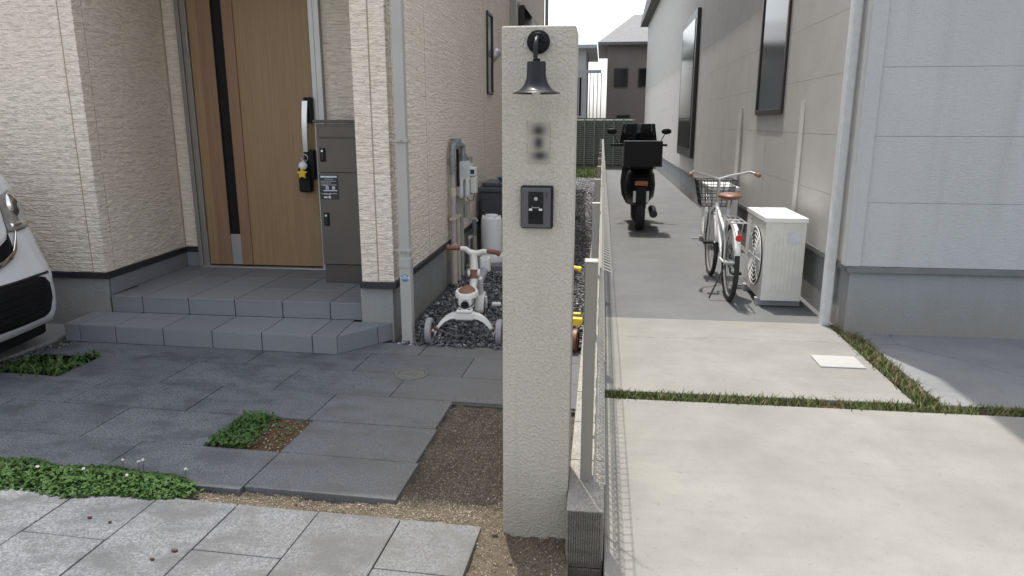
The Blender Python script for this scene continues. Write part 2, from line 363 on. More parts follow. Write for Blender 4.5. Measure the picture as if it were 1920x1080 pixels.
# soil: a fine bumpy sheet under and between the paving
nx, ny = 330, 190; X = np.linspace(-5.2, -.075, nx); X = np.where(X < -1.6, X, X); X = np.concatenate([np.linspace(-5.2, -1.7, 120), np.linspace(-1.69, -.072, 210)]); Y = np.linspace(1.55, 3.6, ny)
def fbm(x, y, sc, oct=4, seed=0):
    out = np.zeros_like(x); amp = 1.
    for o in range(oct):
        r = np.random.default_rng(seed + o); tab = r.random((64, 64)); gx, gy = x * sc, y * sc; ix, iy = np.floor(gx).astype(int), np.floor(gy).astype(int); fx, fy = gx - ix, gy - iy
        fx = fx * fx * (3 - 2 * fx); fy = fy * fy * (3 - 2 * fy); t = lambda a, b: tab[a % 64, b % 64]
        out += amp * ((t(ix, iy) * (1 - fx) + t(ix + 1, iy) * fx) * (1 - fy) + (t(ix, iy + 1) * (1 - fx) + t(ix + 1, iy + 1) * fx) * fy - .5); amp *= .55; sc *= 2.1
    return out
def soilz(x, y):
    z = -.024 + .018 * fbm(x, y, 9, 4, 3) + .012 * fbm(x, y, 45, 2, 9)
    z += .020 * np.exp(-(((x + .2) / .28) ** 2 + ((y - 2.30) / .25) ** 2)) - .012 * np.clip((y - 2.9) * 2, 0, 1) * 0
    return z
GX, GY = np.meshgrid(X, Y); Z = soilz(GX, GY); V = np.stack([GX, GY, Z], -1).reshape(-1, 3); nX = len(X)
idx = np.arange(ny * nX).reshape(ny, nX); F = np.stack([idx[:-1, :-1], idx[:-1, 1:], idx[1:, 1:], idx[1:, :-1]], -1).reshape(-1, 4)
npmesh('soil', V, F, 'soil', 'structure', True)
# side passage bed
gb = MB(); gb.bb(-1.4, -.085, 4.28, 20, -.2, -.012); struct('gravel_bed', gb, 'stonebed')
gb = MB(); gb.bb(-8, .0, 20.0, 26, -.2, -.02); struct('lawn', gb, 'grass')
# neighbour's drive: two concrete pads, grass strip between them, pad beyond greyed in colour for the house's shade
d1 = MB(); d1.bb(.045, 9, 1.05, 3.58, -.2, -.004); struct('driveway', d1, 'conc', bevel=.006)
d2 = MB(); d2.bb(.045, 1.655, 3.69, 5.2, -.2, -.002); struct('driveway', d2, 'conc', bevel=.006)
d3 = MB(); d3.bb(1.79, 9, 3.69, 5.0, -.2, -.003); struct('driveway', d3, 'concg', bevel=.006)
d4 = MB(); d4.bb(.045, 1.71, 5.203, 40, -.2, -.006); struct('path', d4, 'pathg')
es = MB(); es.bb(.045, 9, 3.575, 3.695, -.2, -.03).bb(1.65, 1.795, 3.695, 5.2, -.2, -.03); struct('soil', es, 'mud')
cv = MB(); cv.box((1.46, 4.32, .001), (.26, .22, .012)); o = cv.build('inspection_cover', 'covergrey', None, .003); tag(o, 'small white square cover set in the pale concrete next door', 'cover')

# ---------------------------------------------------------------- house
H = thing('house', 'cream house with chiselled siding, wooden front door and dark roof', 'house', (-3, 6, 0))
SX = -1.325                                                              # right side wall plane
YF = 4.46                                                               # front plane
ZT = .40; ZE = 5.15; TH = .016
def wallpanel(parent, axis, pl, a0, a1, sgn, cuts, z0=ZT, z1=ZE, bh=.403):
    """boards of siding on a plane; axis 'x': plane y=pl running in x; sgn gives the outward side"""
    edges = [a0] + list(cuts) + [a1]; zs = [z0 + .002]
    while zs[-1] < z1 - .02: zs.append(min(z1, zs[-1] + bh))
    for e0, e1 in zip(edges, edges[1:]):
        l = e0 + (.005 if e0 != a0 else 0); r = e1 - (.005 if e1 != a1 else 0)
        for b0, b1 in zip(zs, zs[1:]):
            m = MB()
            if axis == 'x': m.bb(l, r, min(pl, pl + sgn * TH), max(pl, pl + sgn * TH), b0 + .0004, b1 - .0004)
            else: m.bb(min(pl, pl + sgn * TH), max(pl, pl + sgn * TH), l, r, b0 + .0004, b1 - .0004)
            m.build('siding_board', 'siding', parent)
    for c in cuts:
        m = MB()
        if axis == 'x': m.bb(c - .0055, c + .0055, min(pl, pl + sgn * .0125), max(pl, pl + sgn * .0125), z0, z1)
        else: m.bb(min(pl, pl + sgn * .0125), max(pl, pl + sgn * .0125), c - .0055, c + .0055, z0, z1)
        m.build('sealant_joint', 'caulk', parent)
# left block front (outer face at y = YF) and its return into the recess
LX = -3.405
wl = MB(); wl.bb(-14, LX - TH, YF + TH, YF + .05, .12, ZE).bb(-14, -3.52, YF + .05, 9, .12, ZE).build('wall', 'wall', H)
def slant(n0):
    # the return wall of the porch recess opens out by 6 cm towards the door
    for o in list(COL.objects)[n0:]:
        w0 = WORLD.get(o.name, Vector())
        for v in o.data.vertices:
            y = v.co.y + w0.y; v.co.x -= .062 * min(1., max(0., (y - YF - .03) / 1.05))
wlo = [o for o in COL.objects if o.name.startswith('wall') and o.parent == H][-1]
wallpanel(wlo, 'x', YF + TH, -7.8, LX, -1, [-6.17, -3.505])
n0 = len(COL.objects); wallpanel(wlo, 'y', LX - TH, YF + TH, 5.535, 1, [YF + .10], ZT, 2.75)
MB().bb(LX - .002, LX + .006, 5.520, 5.541, ZT, 2.75).build('sealant_joint', 'caulk', wlo); slant(n0)
# door wall
YD = 5.54
w2 = MB(); w2.bb(-3.7, -3.335, YD + TH, YD + .2, .2, 2.75).bb(-2.165, -1.4, YD + TH, YD + .2, .2, 2.75).bb(-3.335, -2.165, YD + TH, YD + .2, 2.42, 2.75); w2o = w2.build('wall', 'wall', H)
wallpanel(w2o, 'x', YD + TH, -3.475, -3.335, -1, [], ZT, 2.75); wallpanel(w2o, 'x', YD + TH, -2.165, -1.55, -1, [], ZT, 2.75)
wallpanel(w2o, 'x', YD + TH, -3.335, -2.165, -1, [], 2.42, 2.75, .33)
MB().bb(-3.405, -1.5, YF + .05, 6, 2.755, 2.80).build('recess_ceiling', 'soffit', H)
uf = MB(); uf.bb(LX, -1.5, YF + .03, 9, 2.80, ZE); ufo = uf.build('wall', 'wall', H); wallpanel(ufo, 'x', YF + .03, LX, -1.542, -1, [-2.5], 2.78, ZE)
# right post (corner pier) and the long side wall
PXL = -1.540
pr = MB(); pr.bb(PXL + TH, SX - TH, YF - .055 + TH, YD + .4, .36, ZE).bb(-3.0, SX - TH, YD + .4, 16.4, .2, ZE); pro = pr.build('wall', 'wall', H)
YP = YF - .055
wallpanel(pro, 'x', YP + TH, PXL, SX, -1, [-1.43]); wallpanel(pro, 'y', PXL + TH, YP + TH, YD, -1, [], ZT, 2.75)
wallpanel(pro, 'y', SX - TH, YP + TH, 16.4, 1, [YP + .105, 5.40, 8.12, 10.9, 13.6], ZT, ZE)
# foundation, flashing
fo = MB(); fo.bb(-14, LX - .012, YF + .012, YF + .045, -.2, .357).bb(-1.565, SX - .02, YP + .025, 16.38, -.2, .357); fo.build('foundation', 'found', H, .004)
fl = MB(); fl.bb(-14, LX + .014, YF - .008, YF + .03, .357, .399)
fl.bb(PXL - .015, SX + .014, YP - .012, YP + .03, .357, .399).bb(SX - .03, SX + .014, YP + .03, 16.4, .357, .399).bb(PXL - .015, PXL + .03, YP + .03, YD, .357, .399).bb(-2.164, PXL - .015, YD - .01, YD + .03, .357, .399)
fl.build('base_flashing', 'navy', H, .003)
n0 = len(COL.objects); MB().bb(LX - .03, LX + .014, YF + .031, YD + .012, .357, .399).build('base_flashing', 'navy', H); slant(n0); MB().bb(-3.47, -3.336, YD - .01, YD + .03, .357, .399).build('base_flashing', 'navy', H)
# roof with eaves
rf = MB(); xs0, xs1 = -14.3, -.91
pr_ = [(YF - .45, ZE - .02), (YF - .45, ZE + .14), (10.4, ZE + 2.2), (16.9, ZE + .14), (16.9, ZE - .02)]
rf.add([(xs0, y, z) for y, z in pr_] + [(xs1, y, z) for y, z in pr_], [(0, 1, 2, 3, 4), (9, 8, 7, 6, 5)] + [(i, 5 + i, 5 + (i + 1) % 5, (i + 1) % 5) for i in range(5)])
rf.build('roof', 'roof', H)
# door (part) with its fittings (sub-parts)
dz0, dz1 = .262, 2.40
dr = MB(); dr.bb(-3.245, -2.262, YD - .018, YD + .03, dz0, dz1); dro = dr.build('door', 'wood', H, .002)
fr = MB(); fr.bb(-3.333, -3.300, YD - .045, YD + .1, .236, 2.45).bb(-3.298, -3.250, YD - .03, YD + .1, .236, 2.45)
fr.bb(-3.30, -2.2, YD - .03, YD + .1, dz1 + .006, 2.45); fr.build('door_frame', 'frame', dro, .003)
f2 = MB(); f2.bb(-2.257, -2.218, YD - .03, YD + .1, .236, 2.40).bb(-2.212, -2.166, YD - .045, YD + .1, .236, 2.45); f2.build('door_jamb', 'alu', dro, .003)
MB().bb(-3.30, -2.21, YD - .06, YD + .05, .236, .250).build('threshold', 'alu', dro, .003)
MB().bb(-3.13, -3.045, YD - .030, YD - .017, dz0 + .002, dz1).build('door_strip', 'wood2', dro, .002)
MB().bb(-2.955, -2.865, YD - .030, YD - .017, dz0 + .002, dz1).build('door_strip', 'wood2', dro, .002)
MB().bb(-3.166, -3.130, YD - .0215, YD - .017, dz0 + .002, dz1).build('door_strip', 'wood2', dro, .001)
MB().bb(-3.045, -2.955, YD - .020, YD - .0175, .520, dz1).build('glass_slit', 'glass', dro)
b = MB(); b.bb(-3.045, -3.034, YD - .025, YD - .0176, .520, dz1).bb(-2.966, -2.955, YD - .025, YD - .0176, .520, dz1); b.build('glass_bead', 'black', dro)
MB().bb(-3.044, -2.956, YD - .022, YD - .0175, dz0 + .003, .518).build('kick_plate', 'alu', dro)
for z in (2.04, .66):
    MB().tube([(-3.252, YD - .04, z - .08), (-3.252, YD - .04, z + .08)], .010, 8).build('hinge', 'frame', dro)
hb = MB(); path = []
for i in range(11):
    t = i / 10; path.append((-2.303 - .017 * t - .006 * sin(pi * t) * 0, YD - .075 - .018 * sin(pi * t), 1.585 - .39 * t))
hn = MB()
for i in range(10):
    p, q = Vector(path[i]), Vector(path[i + 1]); c = (p + q) / 2; L = (q - p).length
    M_ = (q - p).normalized().to_track_quat('Z', 'Y').to_matrix(); hn.box(c, (.024 if abs(M_[0][0]) > .5 else .040, .040 if abs(M_[0][0]) > .5 else .024, L * 1.01), M_)
hn = MB()
for i, (x, y, z) in enumerate(path):
    wd = .022 - .004 * i / 10
    hn.v += [(x - wd, y - .008, z), (x + wd, y - .008, z), (x + wd, y + .010, z), (x - wd, y + .010, z)]
for i in range(10):
    for k in range(4): hn.f.append((4 * i + k, 4 * i + (k + 1) % 4, 4 * i + 4 + (k + 1) % 4, 4 * i + 4 + k))
hn.f += [(3, 2, 1, 0), (40, 41, 42, 43)]
hn.build('handle', 'silver', dro, .006, True)
MB().bb(-2.320, -2.255, YD - .07, YD - .0175, 1.42, 1.612).build('handle_mount', 'black', dro, .006)
MB().bb(-2.327, -2.283, YD - .0885, YD - .0845, 1.482, 1.486).build('handle_seam', 'black', dro)
lk = MB(); lk.bb(-2.345, -2.262, YD - .07, YD - .0175, .98, 1.21); lk.build('lock_mount', 'blackp', dro, .012)
lk = MB(); lk.bb(-2.392, -2.296, YD - .096, YD - .0175, .878, 1.07); lk.build('lock_unit', 'blackp', dro, .014)
for k in range(5): MB().bb(-2.372, -2.316, YD - .0995, YD - .0955, .905 + k * .020, .914 + k * .020).build('lock_rib', 'blackp', dro, .002)
# skirting tiles in the recess
sk = thing('porch', 'two grey tiled entrance steps with a cut off corner', 'steps', (-2.5, 4.5, 0))
g0 = MB(); g0.bb(-3.50, -1.57, YF + .05, 5.6, -.02, .226).bb(-3.397, -1.57, YF + .022, 5.6, -.02, .226); gr0 = g0.build('upper_step', 'grout', sk)
yj = [YF + .03]
n0 = len(COL.objects)
for i in range(3): m = MB().bb(LX - .002, LX + .006, YF + .028 + i * .35, min(5.53, YF + .028 + i * .35 + .346), .2365, .355); m.build('tile', 'tile', gr0, .0015)
slant(n0)
MB().bb(-3.46, -3.336, YD - .008, YD + .02, .2365, .355).build('tile', 'tile', gr0, .0015)
uj = [-3.40, -3.166, -2.822, -2.482, -2.138, -1.798, -1.567]; g2 = .0032
rowsY = [YF + .006, YF + .345, YF + .69, 5.56]
for a, b in zip(uj, uj[1:]):
    MB().bb(a + g2, b - g2, YF + .008, YF + .024, .119, .2285).build('tile', 'tile', gr0, .002)
    for c, d in zip(rowsY, rowsY[1:]): MB().bb(a + g2 - (.075 if a == uj[0] and c != rowsY[0] else 0), b - g2, c + (.0 if c == rowsY[0] else g2), d - g2, .222, .235).build('tile', 'tile', gr0, .002)
# lower step with the chamfered end
A0, A1, A2, A3 = (-3.522, 4.142), (-1.612, 4.085), (-1.427, 4.335), (-1.352, 4.435); B0 = (-3.560, YF + .01)
ls = MB(); i_ = .008
ls.prism([(A0[0] + i_, A0[1] + i_), (A1[0] - .004, A1[1] + i_), (A3[0] - i_, A3[1] + .002), (-1.37, YF + .02), (B0[0] + i_, YF + .02)], -.03, .106); lso = ls.build('lower_step', 'grout', sk)
def lerp(p, q, t): return (p[0] + (q[0] - p[0]) * t, p[1] + (q[1] - p[1]) * t)
def vtile(p, q, z0, z1, parent, th=.010):
    d = Vector((q[0] - p[0], q[1] - p[1])); L = d.length; d /= L; n = Vector((d.y, -d.x)); a = Vector(p) + d * g2; b = Vector(q) - d * g2
    MB().prism([tuple(a), tuple(b), tuple(b - n * th), tuple(a - n * th)], z0, z1).build('tile', 'tile', parent, .0018)
lj = [-3.522, -3.408, -3.146, -2.803, -2.458, -2.117, -1.777, -1.612]
fx = lambda x: lerp(A0, A1, (x - A0[0]) / (A1[0] - A0[0]))
for a, b in zip(lj, lj[1:]): vtile(fx(a), fx(b), .001, .1095, lso)
vtile(A1, A2, .001, .1095, lso); vtile(A2, A3, .001, .1095, lso); vtile(B0, A0, .001, .1095, lso)
bj = [-3.545, -3.43, -3.165, -2.82, -2.472, -2.128, -1.785, -1.628]
for k in range(7):
    p, q = fx(lj[k]), fx(lj[k + 1]); r, s_ = (bj[k + 1], YF + .007), (bj[k], YF + .007)
    MB().prism([(p[0] + g2, p[1] + .001), (q[0] - g2, q[1] + .001), (r[0] - g2, r[1]), (s_[0] + g2, s_[1])], .1065, .118).build('tile', 'tile', lso, .002)
MB().prism([(A1[0] + g2, A1[1] + .003), (A2[0] - .002, A2[1] - .001), (-1.425, YF - .032), (-1.628 + g2, YF - .032)], .1065, .118).build('tile', 'tile', lso, .002)
MB().prism([(A2[0] + .003, A2[1] + .002), A3, (-1.36, YF - .032), (-1.421, YF - .032)], .1065, .118).build('tile', 'tile', lso, .002)
# downpipe with brackets and sticker, vents, narrow window
dp = MB(); dp.bb(-1.282, -1.208, 4.385, 4.455, -.05, .565).bb(-1.278, -1.212, 4.389, 4.451, .565, ZE); dpo = dp.build('downpipe', 'pipe', H, .006)
MB().bb(-1.285, -1.205, 4.382, 4.458, .50, .572).build('pipe_sleeve', 'pipe', dpo, .006)
for z in (.605, 1.30, 2.6):
    m = MB().bb(-1.288, -1.202, 4.380, 4.460, z, z + .020).bb(-1.33, -1.288, 4.41, 4.43, z + .004, z + .016).bb(-1.20, -1.190, 4.385, 4.40, z + .004, z + .016).tube([(-1.245, 4.372, z + .002), (-1.245, 4.372, z + .020)], .008, 8); m.build('pipe_bracket', 'pipe', dpo, .002)
m = MB(); ang = [(.027 * cos(t), .027 * sin(t)) for t in [radians(a) for a in (30, 90, 150, 210, 270, 330)]]
m.add([(-1.246 + x, 4.3838, .437 + z) for x, z in ang] + [(-1.246 + x, 4.3845, .437 + z) for x, z in ang], [tuple(range(6))[::-1]] + [(i, (i + 1) % 6, 6 + (i + 1) % 6, 6 + i) for i in range(6)]); m.build('sticker', 'stblue', dpo)
MB().bb(-1.277, -1.213, 4.3826, 4.3836, .430, .446).bb(-1.257, -1.235, 4.3826, 4.3836, .449, .455).build('sticker_band', 'label', dpo)
m = MB()
for k in range(5): m.bb(-1.271 + k * .0105, -1.2645 + k * .0105, 4.3818, 4.3825, .434, .442)
m.bb(-1.252, -1.240, 4.3818, 4.3825, .415, .419); m.build('sticker_print', 'stblue', dpo)
wn = MB(); wn.bb(SX - .03, SX + .022, 8.30, 8.325, 1.74, 2.64).bb(SX - .03, SX + .022, 8.675, 8.70, 1.74, 2.64).bb(SX - .03, SX + .022, 8.325, 8.675, 1.74, 1.77).bb(SX - .03, SX + .022, 8.325, 8.675, 2.61, 2.64)
wno = wn.build('window', 'wdark', H, .002); MB().bb(SX, SX + .008, 8.325, 8.675, 1.77, 2.61).build('pane', 'glass', wno)
def vent(y, z, s=1.):
    m = MB(); rows = []
    for i in range(9):
        t = i / 8; r_ = .065 * s; rows.append((t, r_ * math.sqrt(max(0, 1 - (t * .9) ** 2))))
    m.lathe([(.001, .012), (.075 * s, .012), (.075 * s, 0)], (SX + .002, y, z), 'X', 20)
    t2 = MB().ell((0, 0, 0), (.085 * s, .068 * s, .085 * s), 16, 8); t2.v = [(max(0, x), yy, z_ if z_ > -.01 else z_ * (1 - min(1, max(0, x) * 12)) + 0) for x, yy, z_ in t2.v]
    m.add([(SX + .012 + x, y + yy, z + z_) for x, yy, z_ in t2.v], t2.f); m.build('vent_hood', 'alu', H, smooth=True)
vent(8.86, 2.21); vent(10.75, 3.06, 1.2)
MB().bb(SX + .02, SX + .085, 10.45, 10.52, -.05, ZE).build('downpipe', 'pipe', H, .006); MB().bb(SX + .02, SX + .09, 16.3, 16.38, -.05, ZE).build('downpipe', 'pipe', H, .006)
sh = MB(); sh.bb(SX - .02, SX + .10, 11.4, 12.6, 2.85, 3.16); sho = sh.build('window', 'wdark', H, .004)
t2 = MB(); t2.add([(SX + .10, 11.4, 3.16), (SX + .10, 12.6, 3.16), (SX + .34, 12.6, 2.85), (SX + .34, 11.4, 2.85), (SX + .10, 11.4, 3.14), (SX + .10, 12.6, 3.14), (SX + .32, 12.6, 2.85), (SX + .32, 11.4, 2.85)], [(0, 3, 2, 1), (4, 5, 6, 7), (0, 4, 7, 3), (1, 2, 6, 5), (0, 1, 5, 4), (3, 7, 6, 2)]); t2.build('window_hood', 'meter', sho)

# ---------------------------------------------------------------- parcel mailbox
MBX = thing('parcel_mailbox', 'tall taupe parcel mailbox with two dial locks beside the wooden door', 'mailbox', (-1.9, 5.2, .236))
x0, x1, y0, y1 = -2.062, -1.70, 5.05, 5.42
MB().bb(x0 + .004, x1 - .004, y0 + .012, y1, .378, 1.412).build('cabinet', 'taupe', MBX, .004)
MB().bb(x0 + .006, x1 - .006, y0 + .012, y1 - .01, .236, .374).build('plinth', 'taupe_d', MBX, .003)
MB().bb(x0 - .016, x1 + .012, y0 - .012, y1 + .01, 1.416, 1.440).build('lid', 'taupe_d', MBX, .004)
up = MB(); up.bb(x0 + .002, x1 - .002, y0, y0 + .012, 1.066, 1.412).build('door', 'taupe', MBX, .003)
dn = MB(); dn.bb(x0 + .002, x1 - .002, y0, y0 + .012, .380, 1.060).build('door', 'taupe', MBX, .003)
MB().bb(x0 + .022, x1 - .022, y0 - .003, y0 + .001, 1.318, 1.392).build('slot_flap', 'taupe', MBX, .002)
b = MB(); b.bb(x0 + .018, x1 - .018, y0 - .0015, y0 + .001, 1.392, 1.396).bb(x0 + .018, x0 + .0218, y0 - .0015, y0 + .001, 1.312, 1.392).bb(x0 + .022, x1 - .022, y0 - .005, y0 + .001, 1.312, 1.3175); b.build('slot_rim', 'taupe_d', MBX)
for i, (xa, za, zb) in enumerate(((-2.037, 1.143, 1.240), (-2.035, .673, .769))):
    l_ = MB().bb(xa, xa + .040, y0 - .010, y0 + .001, za, zb).build('dial_lock', 'blackp', MBX, .004)
    MB().lathe([(.0005, -.0035), (.0085, -.0035), (.0085, 0)], (xa + .018, y0 - .0102, zb - .020), 'Y', 14).build('lock_knob', 'silver', l_)
    m = MB()
    for k in range(4): m.bb(xa + .014, xa + .026, y0 - .0118, y0 - .0098, za + .014 + k * .0125, za + .022 + k * .0125)
    m.build('lock_dials', 'steel', l_)
sx0, sz1 = -2.053, 1.047
st_ = MB().bb(sx0, sx0 + .140, y0 - .0022, y0 + .0005, .868, sz1).build('instruction_sticker', 'labelk', MBX)
m = MB(); m.bb(sx0 + .008, sx0 + .132, y0 - .0030, y0 - .0021, sz1 - .020, sz1 - .007)
for z, wd, off in ((.030, .062, .040), (.0435, .108, .018), (.0570, .070, .018), (.0710, .108, .018), (.0765, .04, .018), (.135, .105, .024), (.140, .06, .024)): m.bb(sx0 + off, sx0 + off + wd, y0 - .0030, y0 - .0021, sz1 - z - .0028, sz1 - z)
for z in (.0435, .057, .071, .135): m.bb(sx0 + .009, sx0 + .014, y0 - .003, y0 - .0021, sz1 - z - .005, sz1 - z)
m.bb(sx0 + .044, sx0 + .066, y0 - .003, y0 - .0021, sz1 - .105, sz1 - .083).bb(sx0 + .092, sx0 + .114, y0 - .003, y0 - .0021, sz1 - .105, sz1 - .083).bb(sx0 + .026, sx0 + .130, y0 - .003, y0 - .0021, sz1 - .118, sz1 - .110)
m.bb(sx0 + .026, sx0 + .054, y0 - .003, y0 - .0021, sz1 - .170, sz1 - .157).lathe([(.0005, -.001), (.0105, -.001), (.0105, 0)], (sx0 + .070, y0 - .0021, sz1 - .162), 'Y', 16); m.build('sticker_print', 'label', st_)
def text(s, size, loc, mat, parent, name, rot=(pi / 2, 0, 0)):
    cu = bpy.data.curves.new(name, 'FONT'); cu.body = s; cu.size = size; cu.align_x = 'CENTER'; cu.align_y = 'CENTER'; cu.extrude = .0004
    t = bpy.data.objects.new(name, cu); COL.objects.link(t); dg = bpy.context.evaluated_depsgraph_get(); me = bpy.data.meshes.new_from_object(t.evaluated_get(dg)); bpy.data.objects.remove(t)
    me.materials.clear(); me.materials.append(MT[mat]); o = bpy.data.objects.new(name, me); COL.objects.link(o); o.parent = parent; o.location = Vector(loc) - WORLD[parent.name]; o.rotation_euler = rot; return o
text('8', .020, (sx0 + .055, y0 - .0034, sz1 - .094), 'labelk', st_, 'digit'); text('3', .020, (sx0 + .103, y0 - .0034, sz1 - .094), 'labelk', st_, 'digit')
# star charm on a ring hanging from the handle
CH = thing('key_charm', 'yellow star charm with a white bead hanging from the door handle', 'charm', (-2.322, 5.40, 1.1))
m = MB(); m.tube([(-2.322 + .028 * cos(t), 5.428, 1.150 + .026 * sin(t)) for t in [2 * pi * k / 16 for k in range(17)]], .003, 6); m.build('ring', 'silver', CH, smooth=True)
m = MB().ell((-2.330, 5.412, 1.090), (.036, .026, .034)); m.build('bead', 'white', CH, smooth='all')
pts = []
for k in range(10): r_ = (.047, .025)[k % 2]; a = pi / 2 + k * pi / 5; pts.append((r_ * cos(a), r_ * sin(a)))
m = MB(); m.add([(-2.335 + x, 5.388, 1.030 + z) for x, z in pts] + [(-2.335 + x, 5.410, 1.030 + z) for x, z in pts], [tuple(range(10))[::-1], tuple(range(10, 20))] + [(i, 10 + i, 10 + (i + 1) % 10, (i + 1) % 10)[::-1] for i in range(10)]); m.build('star', 'yellow', CH, .006)

# ---------------------------------------------------------------- gate pillar, lamp, nameplate, intercom
PX0, PX1, PY0, PY1 = -.311, -.085, 2.243, 2.44
GP = MB().bb(PX0, PX1, PY0, PY1, -.10, 1.704).build('gate_pillar', 'pillar', None, .006, seg=3)
tag(GP, 'tall cream stucco gate pillar standing in bare soil by the fence', 'pillar')
WL = thing('wall_lamp', 'black bell shaped wall lamp near the top of the pillar', 'lamp', (-.198, PY0, 1.655))
m = MB(); m.lathe([(.0005, -.020), (.024, -.020), (.026, -.018), (.0325, -.016), (.0345, -.013), (.0345, .001)], (-.198, PY0, 1.6565), 'Y', 32); m.build('back_plate', 'black', WL, smooth=True)
for dx in (-.019, .019): MB().lathe([(.0005, -.0225), (.0035, -.0215), (.0035, -.018)], (-.198 + dx, PY0, 1.657), 'Y', 10).build('screw', 'blackp', WL)
path = [(-.198, PY0 - .012, 1.662), (-.198, PY0 - .06, 1.662)] + [(-.198, PY0 - .06 - .040 * sin(t), 1.622 + .040 * cos(t)) for t in [k * pi / 14 for k in range(1, 8)]] + [(-.198, PY0 - .10, 1.602)]
MB().tube(path, .0065, 12).build('arm', 'lampblack', WL, smooth=True)
LX_, LY_, LZ_ = -.195, PY0 - .10, 1.4935
MB().lathe([(.0005, .107), (.0105, .107), (.0105, .098), (.0005, .098)], (LX_, LY_, LZ_), 'Z', 20).build('collar', 'black', WL, smooth=True)
prof = [(.0005, .0985), (.0262, .0985), (.0275, .0955), (.0278, .058), (.0300, .044), (.0345, .031), (.0410, .020), (.0500, .0105), (.0600, .0045), (.0690, .002), (.0705, .0), (.068, -.0008), (.0610, .0025), (.050, .0085), (.041, .018), (.034, .029), (.028, .045), (.024, .06), (.0005, .075)]
MB().lathe([(a, .0985 - (.0985 - b) * .90) for a, b in prof], (LX_, LY_, LZ_), 'Z', 40).build('lamp_shade', 'lampblack', WL, smooth=True)
MB().ell((LX_, LY_, LZ_ + .016), (.014, .014, .018), 14, 8).build('bulb', 'meter', WL, smooth='all')
NP = MB().bb(-.0345, .0345, -.003, .003, -.0625, .0625).build('nameplate', 'np', None); NP.location = (-.1955, PY0 - .001, 1.360); tag(NP, 'narrow plate with blurred dark characters between lamp and intercom', 'nameplate')
IC = thing('intercom', 'black and grey door intercom with camera mounted on the pillar', 'intercom', (-.199, PY0, 1.16))
ix, iz = -.1985, 1.1605; iy = PY0
MB().bb(ix - .0515, ix + .0515, iy - .020, iy + .004, iz - .0675, iz + .0675).build('bezel', 'blackp', IC, .007)
MB().bb(ix - .0485, ix + .0445, iy - .0235, iy - .018, iz - .064, iz + .062).build('face_plate', 'icgrey', IC, .004)
cw = MB().bb(ix - .026, ix + .021, iy - .0252, iy - .022, iz - .052, iz + .049).build('camera_panel', 'blackp', IC, .001)
MB().bb(ix - .0245, ix + .0195, iy - .0258, iy - .0250, iz + .004, iz + .048).build('window', 'glass', cw)
MB().bb(ix - .013, ix + .0085, iy - .0268, iy - .0255, iz + .006, iz + .046).build('camera_block', 'blackp', cw, .001)
MB().lathe([(.0005, -.002), (.0035, -.002), (.006, -.001), (.006, .001)], (ix - .002, iy - .0268, iz + .0275), 'Y', 18).build('lens', 'grey', cw)
MB().bb(ix - .0235, ix - .0135, iy - .0262, iy - .025, iz - .0095, iz - .003).bb(ix + .0075, ix + .0180, iy - .0262, iy - .025, iz - .0095, iz - .003).build('status_window', 'label', cw)
m = MB()
for k in range(10): m.bb(ix - .0235 + k * .0045, ix - .0212 + k * .0045, iy - .0266, iy - .025, iz - .033, iz - .012)
m.build('speaker_grille', 'blackp', cw)
MB().bb(ix - .0245, ix + .0195, iy - .0275, iy - .025, iz - .051, iz - .036).build('call_button', 'blackp', cw, .0012)
text('Panasonic', .0062, (ix - .0025, iy - .0262, iz + .0005), 'label', cw, 'brand_text')
MB().bb(ix + .0295, ix + .0330, iy - .0238, iy - .0232, iz + .028, iz + .048).build('microphone_slot', 'labelk', IC)

# ---------------------------------------------------------------- block wall and mesh fence
BW = thing('block_wall', 'low grey concrete block wall carrying the mesh fence', 'wall', (-.023, 2.12, 0)); bx0, bx1 = -.0838, .0405
def block(y0, y1, z0, z1, front=False):
    MB().bb(bx0, bx1, y0 + .003, y1 - .003, z0, z1).build('block', 'block', BW, .003)
zz0 = .178; yy = 2.13; k = 0
while yy < 21.5:
    L = .352; block(yy, yy + L, -.03, zz0)
    if yy < 6: block(yy - (.176 if yy > 2.2 else 0), yy + L - .176, -.25, -.037)
    yy += L; k += 1
MB().bb(bx0 + .004, bx1 - .004, 2.135, 21.6, -.25, zz0 - .006).build('mortar', 'joint', BW)
m = MB(); nrib = 15
for z0, z1 in ((-.028, zz0 - .003), (-.24, -.040)):
    rb = MB(); wx = (bx1 - bx0 - .008) / nrib
    for q in range(nrib): rb.bb(bx0 + .004 + wx * q, bx0 + .004 + wx * (q + .62), 2.118, 2.134, z0, z1)
    rb.bb(bx0 + .003, bx1 - .003, 2.124, 2.1345, z0, z1); rb.build('ribbed_face', 'ribblock', BW, .0012, seg=1)
MB().bb(bx0 + .002, bx1 - .002, 2.117, 2.1345, zz0 - .004, zz0 + .0005).build('cap_edge', 'block', BW)
MF = thing('mesh_fence', 'pale grey wire mesh fence on flat posts along the block wall', 'fence', (-.02, 2.3, zz0))
posts = [2.325 + 1.76 * k for k in range(11)]
for yp in posts:
    p_ = MB().bb(-.0445, -.0035, yp, yp + .050, zz0 - .02, .965).build('post', 'fence', MF, .003)
    MB().bb(-.0465, -.0015, yp - .002, yp + .052, .9655, .973).build('post_cap', 'wire', p_, .002)
    MB().tube([(-.0035, yp + .012, .92), (.012, yp + .012, .92)], .006, 8).tube([(-.0035, yp + .012, .34), (.012, yp + .012, .34)], .006, 8).build('clamp', 'wire', p_)
def profx(z):      # bends pressed into the mesh: top and foot fold outwards, one stiffening fold between
    return 0.
prof = [(.006, .205), (.006, .30), (.030, .325), (.006, .35), (.006, .62), (.030, .645), (.006, .67), (.006, .93), (.010, .962), (.042, .948), (.046, .935)]
prof0 = [(.045, .196)] + prof
